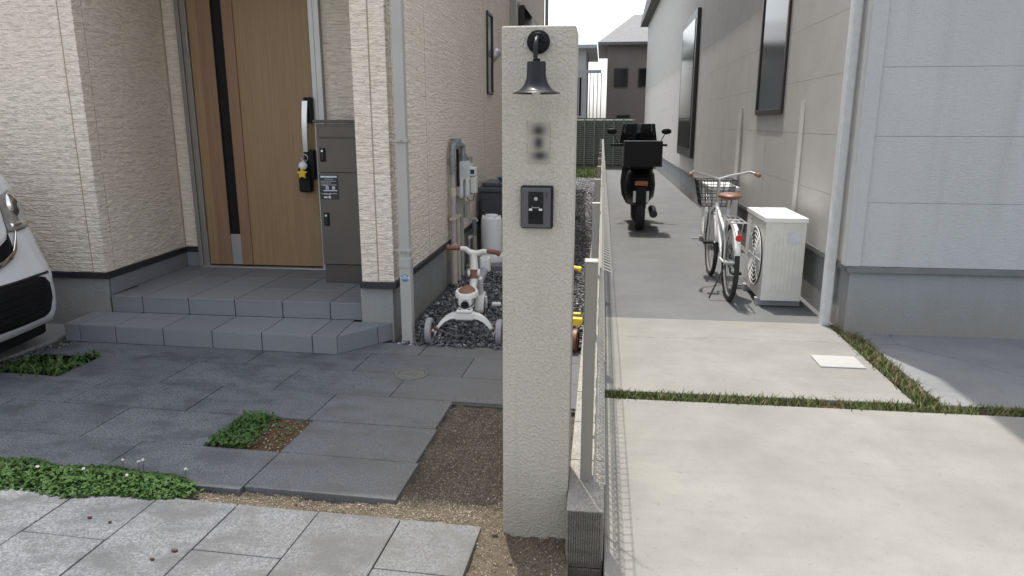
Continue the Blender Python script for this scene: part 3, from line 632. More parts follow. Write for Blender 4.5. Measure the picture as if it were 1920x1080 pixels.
for a, b in zip([2.262] + posts[1:], posts[1:] + [posts[-1] + 1.2]):
    m = MB(); y_ = a + .012
    step = .05
    while y_ < b - .008:
        P = [(x, y_, z) for x, z in prof0]; r_ = .0023
        m.tube(P, r_, 4, False); y_ += step
    for x, z in ((.045, .196), (.006, .21), (.006, .26), (.030, .325), (.006, .35), (.006, .42), (.006, .485), (.006, .55), (.030, .645), (.006, .70), (.006, .77), (.006, .84), (.006, .91), (.010, .962), (.046, .935)):
        m.tube([(x - .0028, a + .008, z), (x - .0028, b - .006, z)], .0021, 5)
    m.build('mesh_panel', 'wire', MF)

# ---------------------------------------------------------------- gas meter, pipes, bin, tank and box along the side wall
GM = thing('gas_meter', 'white gas meter hanging from grey pipes on the side wall', 'gas meter', (-1.22, 6.4, .8))
def corr(path_x, y, z0, z1, r, mat, name, parent, pitch=.017):
    pr_ = []; z = z0; i = 0
    while z < z1: pr_.append((r if i % 2 else r * .86, z)); pr_.append((r if i % 2 else r * .86, min(z1, z + pitch * .5))); z += pitch * .5; i += 1
    return MB().lathe([(a, h) for a, h in pr_], (path_x, y, 0), 'Z', 14).build(name, mat, parent)
px_, py_ = -1.278, 6.10
corr(px_, py_, -.02, .37, .030, 'tan', 'conduit', GM); corr(px_, py_, .372, .80, .0265, 'mauve', 'conduit', GM)
MB().lathe([(.031, .355), (.031, .385)], (px_, py_, 0), 'Z', 14).lathe([(.0295, .795), (.0295, .86), (.026, .865)], (px_, py_, 0), 'Z', 14).build('coupling', 'tan', GM)
MB().tube([(px_, py_, .86), (px_, py_, 1.10)], .022, 14).build('riser_pipe', 'pipe', GM, smooth=True); MB().tube([(px_, py_, .98), (px_, py_, 1.06)], .026, 12).build('pipe_sleeve', 'castiron', GM, smooth=True)
py2 = 6.30
corr(px_, py2, -.02, .60, .021, 'tan', 'conduit', GM, .014); MB().box((px_, 6.2, .60), (.05, .30, .026)).box((px_ - .02, 6.2, .60), (.06, .03, .03)).build('pipe_clamp', 'tan', GM, .003)
el = MB(); cy = 6.28
el.tube([(px_, py_, 1.08), (px_, py_, 1.17), (px_, py_ + .02, 1.215), (px_ + .01, py_ + .07, 1.235), (px_ + .02, 6.24, 1.235), (px_ + .03, 6.32, 1.235), (px_ + .04, 6.365, 1.22), (px_ + .041, 6.37, 1.18), (px_ + .041, 6.37, 1.11)], .027, 12)
el.tube([(px_, py_, 1.06), (px_, py_, 1.12)], .032, 12).tube([(px_ + .015, 6.21, 1.22), (px_ + .015, 6.21, 1.278)], .040, 14).tube([(px_ + .015, 6.21, 1.262), (px_ + .015, 6.21, 1.285)], .047, 8).tube([(px_ + .041, 6.37, 1.12), (px_ + .041, 6.37, 1.15)], .034, 10).tube([(px_ + .012, 6.16, 1.235), (px_ + .018, 6.27, 1.235)], .036, 12); el.build('elbow_pipe', 'castiron', GM, smooth=True)
m = MB().box((px_ + .012, 6.28, 1.03), (.02, .05, .33)); m.build('bracket', 'blackp', GM, .003)
mx, my = -1.215, 6.40
MB().bb(mx - .060, mx + .048, my - .085, my + .12, .925, 1.06).build('meter_body', 'meter', GM, .020, True)
MB().bb(mx - .040, mx + .030, my - .075, my + .10, 1.055, 1.085).build('meter_top', 'meter', GM, .010, True)
MB().tube([(mx - .022, my - .03, 1.07), (mx - .022, my - .03, 1.125)], .030, 14).build('inlet', 'castiron', GM, smooth=True); MB().tube([(mx + .02, my + .06, 1.07), (mx + .02, my + .06, 1.12)], .028, 14).build('inlet', 'castiron', GM, smooth=True)
for a, b in ((mx - .058, mx - .010), (mx - .003, mx + .044)):
    c = (a + b) / 2; MB().lathe([(.0005, .755), (.012, .757), (.021, .768), (.0245, .785), (.0245, .93)], (c, my - .075, 0), 'Z', 18).build('meter_chamber', 'meter', GM, smooth=True); MB().bb(a, b, my - .07, my + .07, .775, .93).build('meter_chamber', 'meter', GM, .016, True)
MB().bb(mx - .064, mx + .052, my - .090, my - .02, .918, .932).build('meter_flange', 'meter', GM, .004)
MB().bb(mx + .046, mx + .092, my - .07, my + .05, .955, 1.03).build('counter_box', 'white', GM, .008); MB().bb(mx + .052, mx + .088, my - .0725, my - .069, .972, 1.012).build('counter_window', 'labelk', GM)
MB().bb(mx + .048, mx + .100, my - .06, my + .04, .80, .945).build('transmitter', 'offwhite', GM, .008)
MB().tube([(mx + .02, my - .09, .775), (mx + .04, my - .10, .735), (mx + .072, my - .07, .735), (mx + .08, my - .03, .80)], .004, 6).build('cable', 'blackp', GM)
m = MB().bb(-1.322, -1.262, 6.44, 6.56, .55, .76).box((-1.235, 6.55, .63), (.03, .08, .16)); m.build('bracket', 'pipe', GM, .003)
MB().tube([(-1.283, 6.50, -.03), (-1.283, 6.50, .56)], .019, 12).build('stand_pipe', 'pipe', GM, smooth=True)
TP = thing('standpipe', 'small corroded standpipe with white ties beside the white tank', 'pipe', (-1.29, 7.1, 0))
corr(-1.272, 7.12, -.02, .29, .026, 'tan', 'conduit', TP); MB().tube([(-1.272, 7.12, .29), (-1.272, 7.12, .46)], .023, 12).tube([(-1.272, 7.12, .36), (-1.272, 7.12, .40)], .029, 12).build('valve_body', 'castiron', TP, smooth=True)
MB().tube([(-1.292, 7.12, .465), (-1.25, 7.10, .47), (-1.235, 7.1, .44)], .008, 8).build('tap', 'meter', TP); MB().tube([(-1.305, 6.98, -.02), (-1.305, 6.98, .29)], .013, 10).build('drain_pipe', 'grey', TP, smooth=True); MB().box((-1.30, 7.03, .29), (.03, .13, .022)).build('tie', 'meter', TP)
BN = thing('storage_bin', 'dark slate plastic storage bin with lid beside the side wall', 'bin', (-1.0, 7.75, 0))
m = MB(); a_, b_ = (-1.235, -.745, 7.50, 8.0), (-1.275, -.705, 7.46, 8.04)
m.add([(x, y, -.01) for x, y in ((a_[0], a_[2]), (a_[1], a_[2]), (a_[1], a_[3]), (a_[0], a_[3]))] + [(x, y, .70) for x, y in ((b_[0], b_[2]), (b_[1], b_[2]), (b_[1], b_[3]), (b_[0], b_[3]))], [(3, 2, 1, 0), (4, 5, 6, 7)] + [(i, (i + 1) % 4, 4 + (i + 1) % 4, 4 + i) for i in range(4)]); m.build('bin_body', 'bin', BN, .02)
MB().bb(-1.295, -.685, 7.44, 8.06, .70, .755).bb(-1.255, -.725, 7.48, 8.02, .755, .80).build('bin_lid', 'bin', BN, .012)
SH = thing('garden_sandals', 'blue plastic scoop lying on the lid of the slate bin', 'scoop', (-1.02, 7.7, .80))
SH.name = 'garden_scoop'; WORLD[SH.name] = Vector((-1.02, 7.7, .80))
m = MB(); m.lathe([(.002, .004), (.055, .004), (.085, .03), (.10, .05), (.092, .05), (.07, .025), (.002, .012)], (-1.02, 7.66, .800), 'Z', 18); m.build('scoop_bowl', 'blue', SH, smooth=True); MB().tube([(-1.02, 7.72, .835), (-1.03, 7.82, .845), (-1.035, 7.9, .84)], .014, 8).build('scoop_handle', 'blue', SH, smooth=True)
TK = thing('water_tank', 'white cylindrical tank with round cap on a concrete base', 'tank', (-1.085, 7.05, .06))
MB().lathe([(.0005, .50), (.085, .50), (.098, .49), (.105, .47), (.105, .11)], (-1.085, 7.05, 0), 'Z', 32).build('tank_body', 'white', TK, smooth=True)
MB().lathe([(.0005, .52), (.062, .52), (.066, .515), (.066, .499)], (-1.085, 7.05, 0), 'Z', 26).build('cap', 'white', TK, smooth=True)
MB().lathe([(.104, .13), (.13, .12), (.14, .105), (.14, .05), (.0005, .05)], (-1.085, 7.05, 0), 'Z', 30).build('tank_foot', 'white', TK, smooth=True)
for k in range(6): a = k * pi / 3; MB().box((-1.085 + .085 * cos(a), 7.05 + .085 * sin(a), .503), (.022, .022, .016)).build('lug', 'white', TK, .003)
m = MB().bb(-1.30, -.62, 6.75, 8.3, -.1, .052); o = m.build('equipment_base', 'concg', None, .008); tag(o, 'flat concrete base under the white tank and slate bin', 'base')
UB = thing('utility_box', 'pale outlet box on a slanting grey conduit behind the tricycle', 'outlet box', (-.89, 5.42, 0))
m = MB().box((-.887, 5.42, .334), (.082, .06, .115)); m.build('box', 'offwhite', UB, .010); MB().box((-.887, 5.386, .334), (.062, .010, .085)).build('box_cover', 'white', UB, .004); MB().box((-.887, 5.415, .396), (.05, .03, .012)).build('knob', 'offwhite', UB, .003)
MB().tube([(-.888, 5.40, .30), (-.91, 5.35, .24), (-.945, 5.26, .12), (-.955, 5.22, -.03)], .032, 12).build('conduit', 'grey', UB, smooth=True)

# ---------------------------------------------------------------- tricycles
def trike(loc, label, c, group='children tricycles on the gravel', s=1.0, seat=True):
    T = thing('tricycle', label, 'tricycle', (0, 0, 0), group); body, acc, ty, rim, grip, ped = c
    for sx in (-1, 1):
        x = sx * .232
        MB().lathe([(.055, -.019), (.080, -.019), (.086, -.014), (.087, 0), (.086, .014), (.080, .019), (.055, .019)], (x, 0, .087), 'X', 32).build('tyre', ty, T, smooth=True)
        MB().lathe([(.0005, -.016), (.03, -.016), (.057, -.010), (.057, .010), (.03, .016), (.0005, .016)], (x, 0, .087), 'X', 28).build('rim', rim, T, smooth=True)
        MB().tube([(sx * .232, 0, .087), (sx * .185, 0, .087)], .010, 10).build('axle', body, T)
        ax = MB(); pts = [(sx * .045, .03, .190), (sx * .09, .03, .184), (sx * .13, .025, .163), (sx * .163, .018, .130), (sx * .188, .008, .094), (sx * .195, 0, .072)]
        for i in range(len(pts) - 1):
            pass
        W = [.030, .030, .027, .024, .021, .019]
        for (x_, y_, z_), wd in zip(pts, W): ax.v += [(x_, y_ - wd, z_ - .014), (x_, y_ - wd * .8, z_ + .018), (x_, y_ + wd * .8, z_ + .018), (x_, y_ + wd, z_ - .014)]
        for i in range(5):
            for k in range(4): ax.f.append((4 * i + k, 4 * i + (k + 1) % 4, 4 * i + 4 + (k + 1) % 4, 4 * i + 4 + k))
        ax.f += [(3, 2, 1, 0), (20, 21, 22, 23)]; ax.build('axle_arm', body, T, .006, True)
        MB().lathe([(.0005, .022), (.014, .022), (.014, .0)], (sx * .186, -.004, .092), 'Z', 14).build('arm_cap', acc, T)
    MB().box((0, .03, .188), (.125, .075, .05)).build('axle_hub', body, T, .010); MB().box((0, .022, .222), (.105, .07, .022)).build('hub_plate', body, T, .008)
    for dx in (-.032, .032): MB().lathe([(.0005, .2355), (.008, .2355), (.008, .232)], (dx, .012, 0), 'Z', 10).build('bolt', 'blackp', T)
    MB().box((0, .10, .258), (.085, .12, .075)).build('seat_block', body, T, .018, True)
    MB().lathe([(.0005, -.012), (.022, -.012), (.026, -.006), (.026, .002)], (0, .036, .258), 'Y', 18).build('lock_knob', 'blackp', T)
    MB().tube([(-.062, .05, .30), (-.060, .035, .27), (-.03, .030, .245), (.03, .030, .245), (.060, .035, .27), (.062, .05, .30)], .0035, 6).build('strap', 'blackp', T)
    # seat: rounded saddle, wide at the back, with a brown pad
    st = MB(); out = []
    for k in range(28):
        a = 2 * pi * k / 28; wd = .078 - .030 * max(0, sin(a)) ** 1.2; out.append((wd * cos(a), .13 + .098 * sin(a)))
    for z, f in ((.292, .86), (.304, 1.0), (.325, 1.0), (.336, .93)): st.v += [(x * f, .13 + (y - .13) * f, z + .012 * (y - .13) / .1) for x, y in out]
    for i in range(3):
        for k in range(28): st.f.append((28 * i + k, 28 * i + (k + 1) % 28, 28 * i + 28 + (k + 1) % 28, 28 * i + 28 + k))
    st.f += [tuple(range(28))[::-1], tuple(range(84, 112))]; st.build('seat', body, T, smooth=True)
    pdv = MB(); pdv.v = [(x * .74, .13 + (y - .13) * .76, .3375 + .012 * (y - .13) / .1) for x, y in out] + [(x * .66, .13 + (y - .13) * .68, .3435 + .012 * (y - .13) / .1) for x, y in out]
    for k in range(28): pdv.f.append((k, (k + 1) % 28, 28 + (k + 1) % 28, 28 + k))
    pdv.f += [tuple(range(28, 56))]; pdv.build('seat_pad', acc, T, smooth=True)
    MB().tube([(0, .12, .245), (0, .24, .225), (0, .36, .26), (0, .43, .33), (0, .455, .38)], [.034, .030, .028, .028, .030], 14).build('frame', body, T, smooth=True)
    MB().tube([(0, .44, .345), (-.002, .452, .385), (-.003, .46, .42)], .033, 14).build('head_joint', acc, T, smooth=True)
    for sx in (-1, 1): MB().lathe([(.0005, -.010), (.026, -.010), (.030, -.004), (.030, .004), (.026, .010), (.0005, .010)], (sx * .034, .452, .385), 'X', 18).build('joint_cover', body, T, smooth=True)
    MB().tube([(0, .445, .41), (0, .455, .45), (-.003, .462, .50), (-.004, .464, .53)], [.031, .028, .026, .028], 14).build('stem', body, T, smooth=True)
    MB().tube([(-.10, .445, .562), (-.06, .455, .557), (-.035, .462, .535), (0, .464, .522), (.035, .462, .528), (.06, .455, .540), (.10, .445, .543)], [.016, .018, .021, .023, .021, .018, .016], 12).build('handlebar', body, T, smooth=True)
    for sx, z, r_ in ((-1, .565, .006), (1, .543, -.012)):
        MB().tube([(sx * .095, .446, z - r_ * .2), (sx * .165, .432, z + r_ * .4), (sx * .172, .431, z + r_ * .5), (sx * .188, .428, z + r_)], [.0165, .0175, .022, .021], 14).build('grip', grip, T, smooth=True)
    MB().lathe([(.072, -.017), (.094, -.017), (.101, 0), (.094, .017), (.072, .017)], (.030, .58, .10), 'X', 32).build('tyre', acc, T, smooth=True)
    MB().lathe([(.0005, -.010), (.074, -.008), (.074, .008), (.0005, .010)], (.030, .58, .10), 'X', 28).build('rim', acc, T, smooth=True)
    fd = MB(); n_ = 15
    for i in range(n_):
        a = radians(-5 + 165 * i / (n_ - 1)); r_ = .115
        for dx, dr in ((-.034, -.014), (-.024, .004), (.024, .004), (.034, -.014)): fd.v.append((.030 + dx, .58 - (r_ + dr) * cos(a), .10 + (r_ + dr) * sin(a)))
    for i in range(n_ - 1):
        for k in range(3): fd.f.append((4 * i + k, 4 * i + k + 1, 4 * i + 5 + k, 4 * i + 4 + k))
    fo_ = fd.build('mudguard', body, T, smooth=True); md = fo_.modifiers.new('thick', 'SOLIDIFY'); md.thickness = .006
    MB().tube([(.064, .56, .19), (.066, .58, .10)], .014, 8).tube([(-.004, .56, .19), (-.006, .58, .10)], .014, 8).tube([(.030, .49, .34), (.030, .53, .24), (.030, .56, .205)], .024, 10).build('fork', body, T, smooth=True)
    MB().tube([(.06, .58, .10), (.085, .58, .10), (.085, .56, .135), (.12, .56, .135)], .007, 8).build('crank', 'steel', T); MB().tube([(0, .58, .10), (-.03, .58, .10), (-.03, .60, .065), (-.05, .60, .065)], .007, 8).build('crank', 'steel', T)
    for x, y, z in ((.145, .555, .135), (-.085, .60, .065)): MB().box((x, y, z), (.065, .045, .022)).build('pedal', ped, T, .007)
    if seat == 'rot': pass
    return T
def place(T, loc, rz=0, s=1.): T.location = loc; T.rotation_euler = (0, 0, rz); T.scale = (s, s, s)
T1 = trike(None, 'white tricycle with brown seat, brown grips and grey rear tyres', ('offwhite', 'brown', 'tyre', 'brown', 'brown', 'offwhite')); place(T1, (-.862, 4.40, -.002), radians(1.5))
T2 = trike(None, 'brown wheeled toy tricycle with yellow grips mostly behind the pillar', ('orange', 'orange', 'brown', 'orange', 'yellow', 'yellow')); place(T2, (-.330, 4.36, .0), radians(-8), .86)
MB().box((.225, .06, .215), (.085, .055, .050)).build('foot_peg', 'yellow', T2, .014, True); MB().tube([(.195, .05, .10), (.20, .055, .20)], .012, 8).build('peg_bracket', 'orange', T2)

# ---------------------------------------------------------------- manhole cover
MH = thing('manhole_cover', 'round worn drain cover set in the dark paving', 'drain cover', (*uv(-1.215, 3.742), .002))
c_ = uv(-1.215, 3.742)
MB().lathe([(.0005, .004), (.076, .004), (.078, .002), (.078, -.02)], (*c_, 0), 'Z', 40).build('lid', 'iron', MH, smooth=True)
MB().lathe([(.081, -.02), (.081, .005), (.083, .006), (.094, .006), (.096, .003), (.096, -.02)], (*c_, 0), 'Z', 40).build('ring', 'iron', MH, smooth=True)
MB().lathe([(.058, .0038), (.059, .0065), (.063, .0065), (.064, .0038)], (*c_, 0), 'Z', 40).build('raised_ring', 'iron', MH, smooth=True)
m = MB()
for i in range(-3, 4):
    for j in range(-1, 2): m.box((c_[0] + i * .011, c_[1] + j * .016, .0048), (.006, .009, .003))
m.build('raised_marks', 'iron', MH, .0006, seg=1)

# ---------------------------------------------------------------- parked car (front corner in view)
CAR = thing('parked_car', 'white boxy small car parked by the house, front corner showing', 'car', (-5.0, 3.4, 0))
lev = [(.155, -3.53, .16), (.20, -3.425, .20), (.26, -3.388, .22), (.32, -3.374, .23), (.40, -3.366, .24), (.50, -3.368, .25), (.56, -3.382, .26), (.62, -3.404, .27), (.70, -3.426, .28), (.78, -3.450, .29), (.85, -3.478, .30), (.93, -3.497, .31), (1.0, -3.506, .31), (1.06, -3.524, .31), (1.10, -3.542, .32), (1.14, -3.572, .34)]
YS, YC, XB = 4.085, 3.40, -6.3
def cinterp(z):
    for a, b in zip(lev, lev[1:]):
        if a[0] <= z <= b[0]: t = (z - a[0]) / (b[0] - a[0]); return a[1] + (b[1] - a[1]) * t, a[2] + (b[2] - a[2]) * t
    return (lev[0] if z < lev[0][0] else lev[-1])[1:]
def carp(s, z, off=0):
    """s 0..1 along the half plan: 0 front centre, .45 corner start, .75 corner end, 1 along the side"""
    xf, r = cinterp(z); ys = YS - max(0, (z - .9)) * .10
    bow = lambda y: -.05 * ((y - YC) / (ys - r - YC)) ** 2 if y < ys - r else -.05
    if s <= .45: y = YC + (ys - r - YC) * s / .45; return Vector((xf + .05 + bow(y) + off, y, z))
    if s <= .75:
        a = (s - .45) / .30 * pi / 2; return Vector((xf - r * 1.0 + (r + off) * cos(a), ys - r + (r + off) * sin(a), z))
    return Vector((xf - r - (s - .75) / .25 * .9, ys + off, z))
S_ = [i * .45 / 10 for i in range(11)] + [.45 + .30 * i / 12 for i in range(1, 13)] + [.75 + .25 * i / 4 for i in range(1, 5)]
bd = MB(); ns = len(S_)
full = lambda z: [carp(s, z) for s in S_] + [Vector((XB, carp(1, z).y, z)), Vector((XB, 2 * YC - carp(1, z).y, z))] + [Vector((p.x, 2 * YC - p.y, z)) for p in [carp(s, z) for s in S_][::-1][:-1]]
loops = [full(l[0]) for l in lev]
# bonnet and cabin
def shrink(loop, x_add, k, z): return [Vector((min(p.x, XB + (p.x - XB)) - (x_add if p.x > XB + .1 else 0), YC + (p.y - YC) * k, z)) for p in loop]
loops += [shrink(loops[-1], .06, .985, 1.175), shrink(loops[-1], .16, .96, 1.20), shrink(loops[-1], .62, .94, 1.27), shrink(loops[-1], .85, .90, 1.55), shrink(loops[-1], 1.05, .86, 1.76), shrink(loops[-1], 1.25, .75, 1.80)]
n_ = len(loops[0])
for L in loops: bd.v += [tuple(p) for p in L]
for i in range(len(loops) - 1):
    for k in range(n_): bd.f.append((n_ * i + k, n_ * i + (k + 1) % n_, n_ * i + n_ + (k + 1) % n_, n_ * i + n_ + k))
bd.f += [tuple(range(n_))[::-1], tuple(n_ * (len(loops) - 1) + k for k in range(n_))]
bd.build('body', 'carpaint', CAR, smooth=True)
def cpatch(name, mat, zf, off, n_s=14, n_z=8, parent=CAR, thick=.0):
    """zf(t)-> (s, zlo, zhi) for t in 0..1"""
    m = MB()
    for i in range(n_s + 1):
        s, lo, hi = zf(i / n_s)
        for j in range(n_z + 1): m.v.append(tuple(carp(s, lo + (hi - lo) * j / n_z, off)))
    for i in range(n_s):
        for j in range(n_z): a = i * (n_z + 1) + j; m.f.append((a, a + n_z + 1, a + n_z + 2, a + 1))
    o = m.build(name, mat, parent, smooth='all'); md = o.modifiers.new('thick', 'SOLIDIFY'); md.thickness = .012; md.offset = -1; return o
def oval_end(t, s0, s1, lo, hi, r=.2):
    s = s0 + (s1 - s0) * t; e = max(0, (t - (1 - r)) / r); q = 1 - math.sqrt(max(0, 1 - e * e)); mid = (lo + hi) / 2; return s, lo + (mid - lo) * q * .8, hi - (hi - mid) * q * .45
gi = cpatch('bumper_intake', 'blackp', lambda t: oval_end(t, 0, .50, .255, .515 - .0 * t, .16), .006, 20, 8)
for z in (.30, .345, .39, .435): cpatch('intake_bar', 'black', lambda t, z=z: (0 + .455 * t, z, z + .012), .013, 12, 1, gi)
cpatch('intake_trim', 'labelk', lambda t: (.0 + .515 * t, .515 + .001, .530), .008, 16, 1)
def cstrip(name, mat, lo, hi, off, parent=CAR, n_z=5, sub=5):
    """patch on the body between two (s, z) polylines"""
    m = MB(); L = []
    for (a, b), (c, d) in zip(zip(lo, lo[1:]), zip(hi, hi[1:])):
        for k in range(sub): t = k / sub; L.append((lerp(a, b, t), lerp(c, d, t)))
    L.append((lo[-1], hi[-1]))
    for p, q in L:
        for jj in range(n_z + 1): m.v.append(tuple(carp(*lerp(p, q, jj / n_z), off)))
    for ii in range(len(L) - 1):
        for jj in range(n_z): a = ii * (n_z + 1) + jj; m.f.append((a, a + n_z + 1, a + n_z + 2, a + 1))
    o = m.build(name, mat, parent, smooth='all'); md = o.modifiers.new('thick', 'SOLIDIFY'); md.thickness = .012; md.offset = -1; return o
hl = cstrip('headlight', 'lens', [(.365, .80), (.46, .80), (.56, .812), (.64, .84)], [(.44, 1.00), (.52, 1.035), (.60, 1.045), (.70, 1.00)], .008, n_z=10)
cstrip('lamp_bezel', 'lensdark', [(.36, .795), (.46, .792), (.56, .804), (.645, .832)], [(.363, .802), (.46, .802), (.56, .814), (.64, .842)], .011, hl, 2)
cstrip('lamp_divider', 'lensdark', [(.358, .795), (.372, .797)], [(.432, 1.0), (.446, 1.005)], .011, hl)
MB().ell(tuple(carp(.50, .925, -.012)), (.040, .052, .090), 18, 12).build('reflector', 'chrome', hl, smooth='all')
MB().ell(tuple(carp(.505, .925, .016)), (.018, .030, .056), 16, 10).build('projector', 'lensdark', hl, smooth='all'); MB().ell(tuple(carp(.508, .93, .028)), (.010, .018, .030), 14, 8).build('bulb_lens', 'lens', hl, smooth='all')
cstrip('turn_signal', 'chrome', [(.44, .815), (.55, .828)], [(.445, .838), (.55, .846)], .012, hl, 2)
cstrip('grille', 'black', [(0, .60), (.17, .62), (.33, .68)], [(0, .72), (.20, .74), (.36, .79)], .007)
cstrip('grille_panel', 'carpaint', [(0, .715), (.18, .725), (.30, .765), (.352, .815)], [(0, .985), (.2, .985), (.36, .975), (.41, .96)], .020, n_z=8); cstrip('grille_chrome', 'chrome', [(0, .99), (.2, .99), (.36, .982), (.415, .967)], [(0, 1.022), (.2, 1.022), (.36, 1.012), (.43, .99)], .016, n_z=2)
cstrip('chrome_strip', 'chrome', [(.395, .765), (.335, .69), (.265, .652), (.165, .622), (0, .598)], [(.425, .80), (.365, .745), (.30, .69), (.185, .652), (0, .628)], .015, n_z=3)
lip = MB()
for i in range(18):
    p = carp(i / 17 * .62, .17); lip.v += [(p.x - .07, p.y, .165), (p.x - .012, p.y, .165), (p.x - .015, p.y, .105), (p.x - .09, p.y, .105)]
for i in range(17):
    for k in range(4): lip.f.append((4 * i + k, 4 * i + (k + 1) % 4, 4 * i + 4 + (k + 1) % 4, 4 * i + 4 + k))
lip.build('front_lip', 'blackp', CAR, smooth=True)
for x in (-4.15, -5.75):
    for y in (2.80, 4.0):
        wo = MB().lathe([(.15, -.07), (.25, -.07), (.265, -.05), (.265, .05), (.25, .07), (.15, .07)], (x, y, .265), 'Y', 28).build('wheel', 'rubber', CAR, smooth=True); MB().lathe([(.0005, -.05), (.17, -.06), (.17, .06), (.0005, .05)], (x, y, .265), 'Y', 20).build('rim', 'alu', wo)
MB().bb(-6.2, -3.7, 2.85, 3.95, .16, .5).build('underside', 'blackp', CAR)

# ---------------------------------------------------------------- neighbouring house on the right
NB = thing('house', 'pale grey neighbouring house with grey foundation on the right', 'house', (4, 6, 0))
NX, NY = 1.70, 4.98
nw = MB(); nw.bb(NX, 10, NY, 30, .44, 5.2); nwo = nw.build('wall', 'wall', NB)
for a, b in ((NX + .005, 4.2), (4.21, 6.9), (6.91, 10)):
    for k in range(11): MB().bb(a - (.02 if a < 1.8 else 0), b, NY - .02, NY + .01, .475 + k * .43, .475 + k * .43 + .428).build('siding_board', 'nbwall', nwo)
ys = [NY - .0, 7.75, 10.5, 13.2, 17, 21, 25.5, 30]
for a, b in zip(ys, ys[1:]):
    for k in range(11): MB().bb(NX - .022, NX + .01, a + .011, b, .475 + k * .43, .475 + k * .43 + .428).build('siding_board', 'nbside', nwo)
MB().bb(NX - .03, 10, NY - .03, 30.03, .43, .472).build('base_flashing', 'nbtrim', NB, .003); MB().bb(NX + .0, 10, NY + .0, 30, -.2, .43).build('foundation', 'nbfound', NB)
m = MB(); pr_ = [(NY - .45, 5.15), (NY - .45, 5.3), (11, 7), (30.5, 5.3), (30.5, 5.15)]
m.add([(NX - .30, y, z) for y, z in pr_] + [(10.4, y, z) for y, z in pr_], [(0, 1, 2, 3, 4), (9, 8, 7, 6, 5)] + [(i, 5 + i, 5 + (i + 1) % 5, (i + 1) % 5) for i in range(5)]); m.build('roof', 'roof', NB)
MB().bb(1.60, 1.665, 5.16, 5.225, -.05, 5.2).build('downpipe', 'meter', NB, .008); MB().bb(NX - .05, NX + .05, NY - .035, NY + .05, .475, 5.15).build('corner_board', 'nbwall', NB, .004)
for y0_, y1_, z0_, z1_ in ((7.12, 8.30, 1.50, 3.0),):
    m = MB().bb(NX - .045, NX - .02, y0_, y0_ + .05, z0_, z1_).bb(NX - .045, NX - .02, y1_ - .05, y1_, z0_, z1_).bb(NX - .045, NX - .02, y0_ + .05, y1_ - .05, z0_, z0_ + .05).bb(NX - .045, NX - .02, y0_ + .05, y1_ - .05, z1_ - .05, z1_); wo = m.build('window', 'wdark', NB, .002); MB().bb(NX - .032, NX - .023, y0_ + .05, y1_ - .05, z0_ + .05, z1_ - .05).build('pane', 'glass', wo)
m = MB().bb(NX - .09, NX - .022, 13.6, 16.0, .78, 3.4); do = m.build('shutter', 'wdark', NB, .01); MB().bb(NX - .10, NX - .089, 13.8, 15.8, .95, 3.25).build('pane', 'glass', do)
def ac(loc, label, grp='outdoor air conditioner units', s=1.):
    T = thing('air_conditioner', label, 'air conditioner', (0, 0, 0), grp)
    MB().bb(-.15, .15, -.36, .36, .06, .70).build('casing', 'offwhite', T, .02, True); MB().bb(-.158, .158, -.368, .368, .68, .712).build('top_panel', 'white', T, .012, True)
    MB().lathe([(.0005, -.006), (.05, -.006), (.05, -.002), (.235, -.002), (.235, .01)], (-.152, -.08, .37), 'X', 30).build('fan_opening', 'blackp', T)
    g_ = MB()
    for r_ in (.06, .095, .13, .165, .20, .235): g_.tube([(-.165, -.08 + r_ * cos(t), .37 + r_ * sin(t)) for t in [2 * pi * k / 24 for k in range(25)]], .004, 5, False)
    for k in range(8): a = k * pi / 4; g_.tube([(-.165, -.08, .37), (-.165, -.08 + .24 * cos(a), .37 + .24 * sin(a))], .004, 5)
    g_.build('fan_grille', 'white', T)
    bl = MB()
    for k in range(3):
        a = k * 2 * pi / 3; bl.add([(-.152, -.08, .37), (-.158, -.08 + .2 * cos(a), .37 + .2 * sin(a)), (-.15, -.08 + .2 * cos(a + .7), .37 + .2 * sin(a + .7)), (-.156, -.08, .372)], [(0, 1, 2, 3)])
    bl.build('fan_blades', 'steel', T)
    MB().tube([(.10, .364, .30), (.16, .41, .30), (.24, .42, .34), (.255, .42, .50), (.255, .42, 1.6)], .028, 10).build('insulated_pipe', 'offwhite', T, smooth=True); MB().tube([(-.05, .30, .06), (-.10, .34, .02), (-.25, .36, .012)], .009, 6).build('drain_hose', 'grey', T)
    MB().bb(-.152, -.1505, .18, .34, .10, .66).build('service_panel', 'white', T, .002); MB().bb(.02, .11, -.3655, -.3585, .52, .60).build('rating_label', 'label', T)
    for y in (-.25, .25): MB().bb(-.17, .17, y - .03, y + .03, 0, .06).build('foot', 'grey', T, .004)
    m = MB()
    for k in range(6): m.bb(-.09 + k * .03, -.075 + k * .03, -.364, -.358, .14, .60)
    m.build('side_vent', 'offwhite', T, .001, seg=1)
    T.location = loc; T.scale = (s, s, s); return T
ac((1.425, 6.0, -.006), 'nearest pale outdoor air conditioner unit beside the neighbouring wall', s=1.0)
ac((1.40, 8.7, -.006), 'farther pale outdoor air conditioner unit behind the parked bicycle')
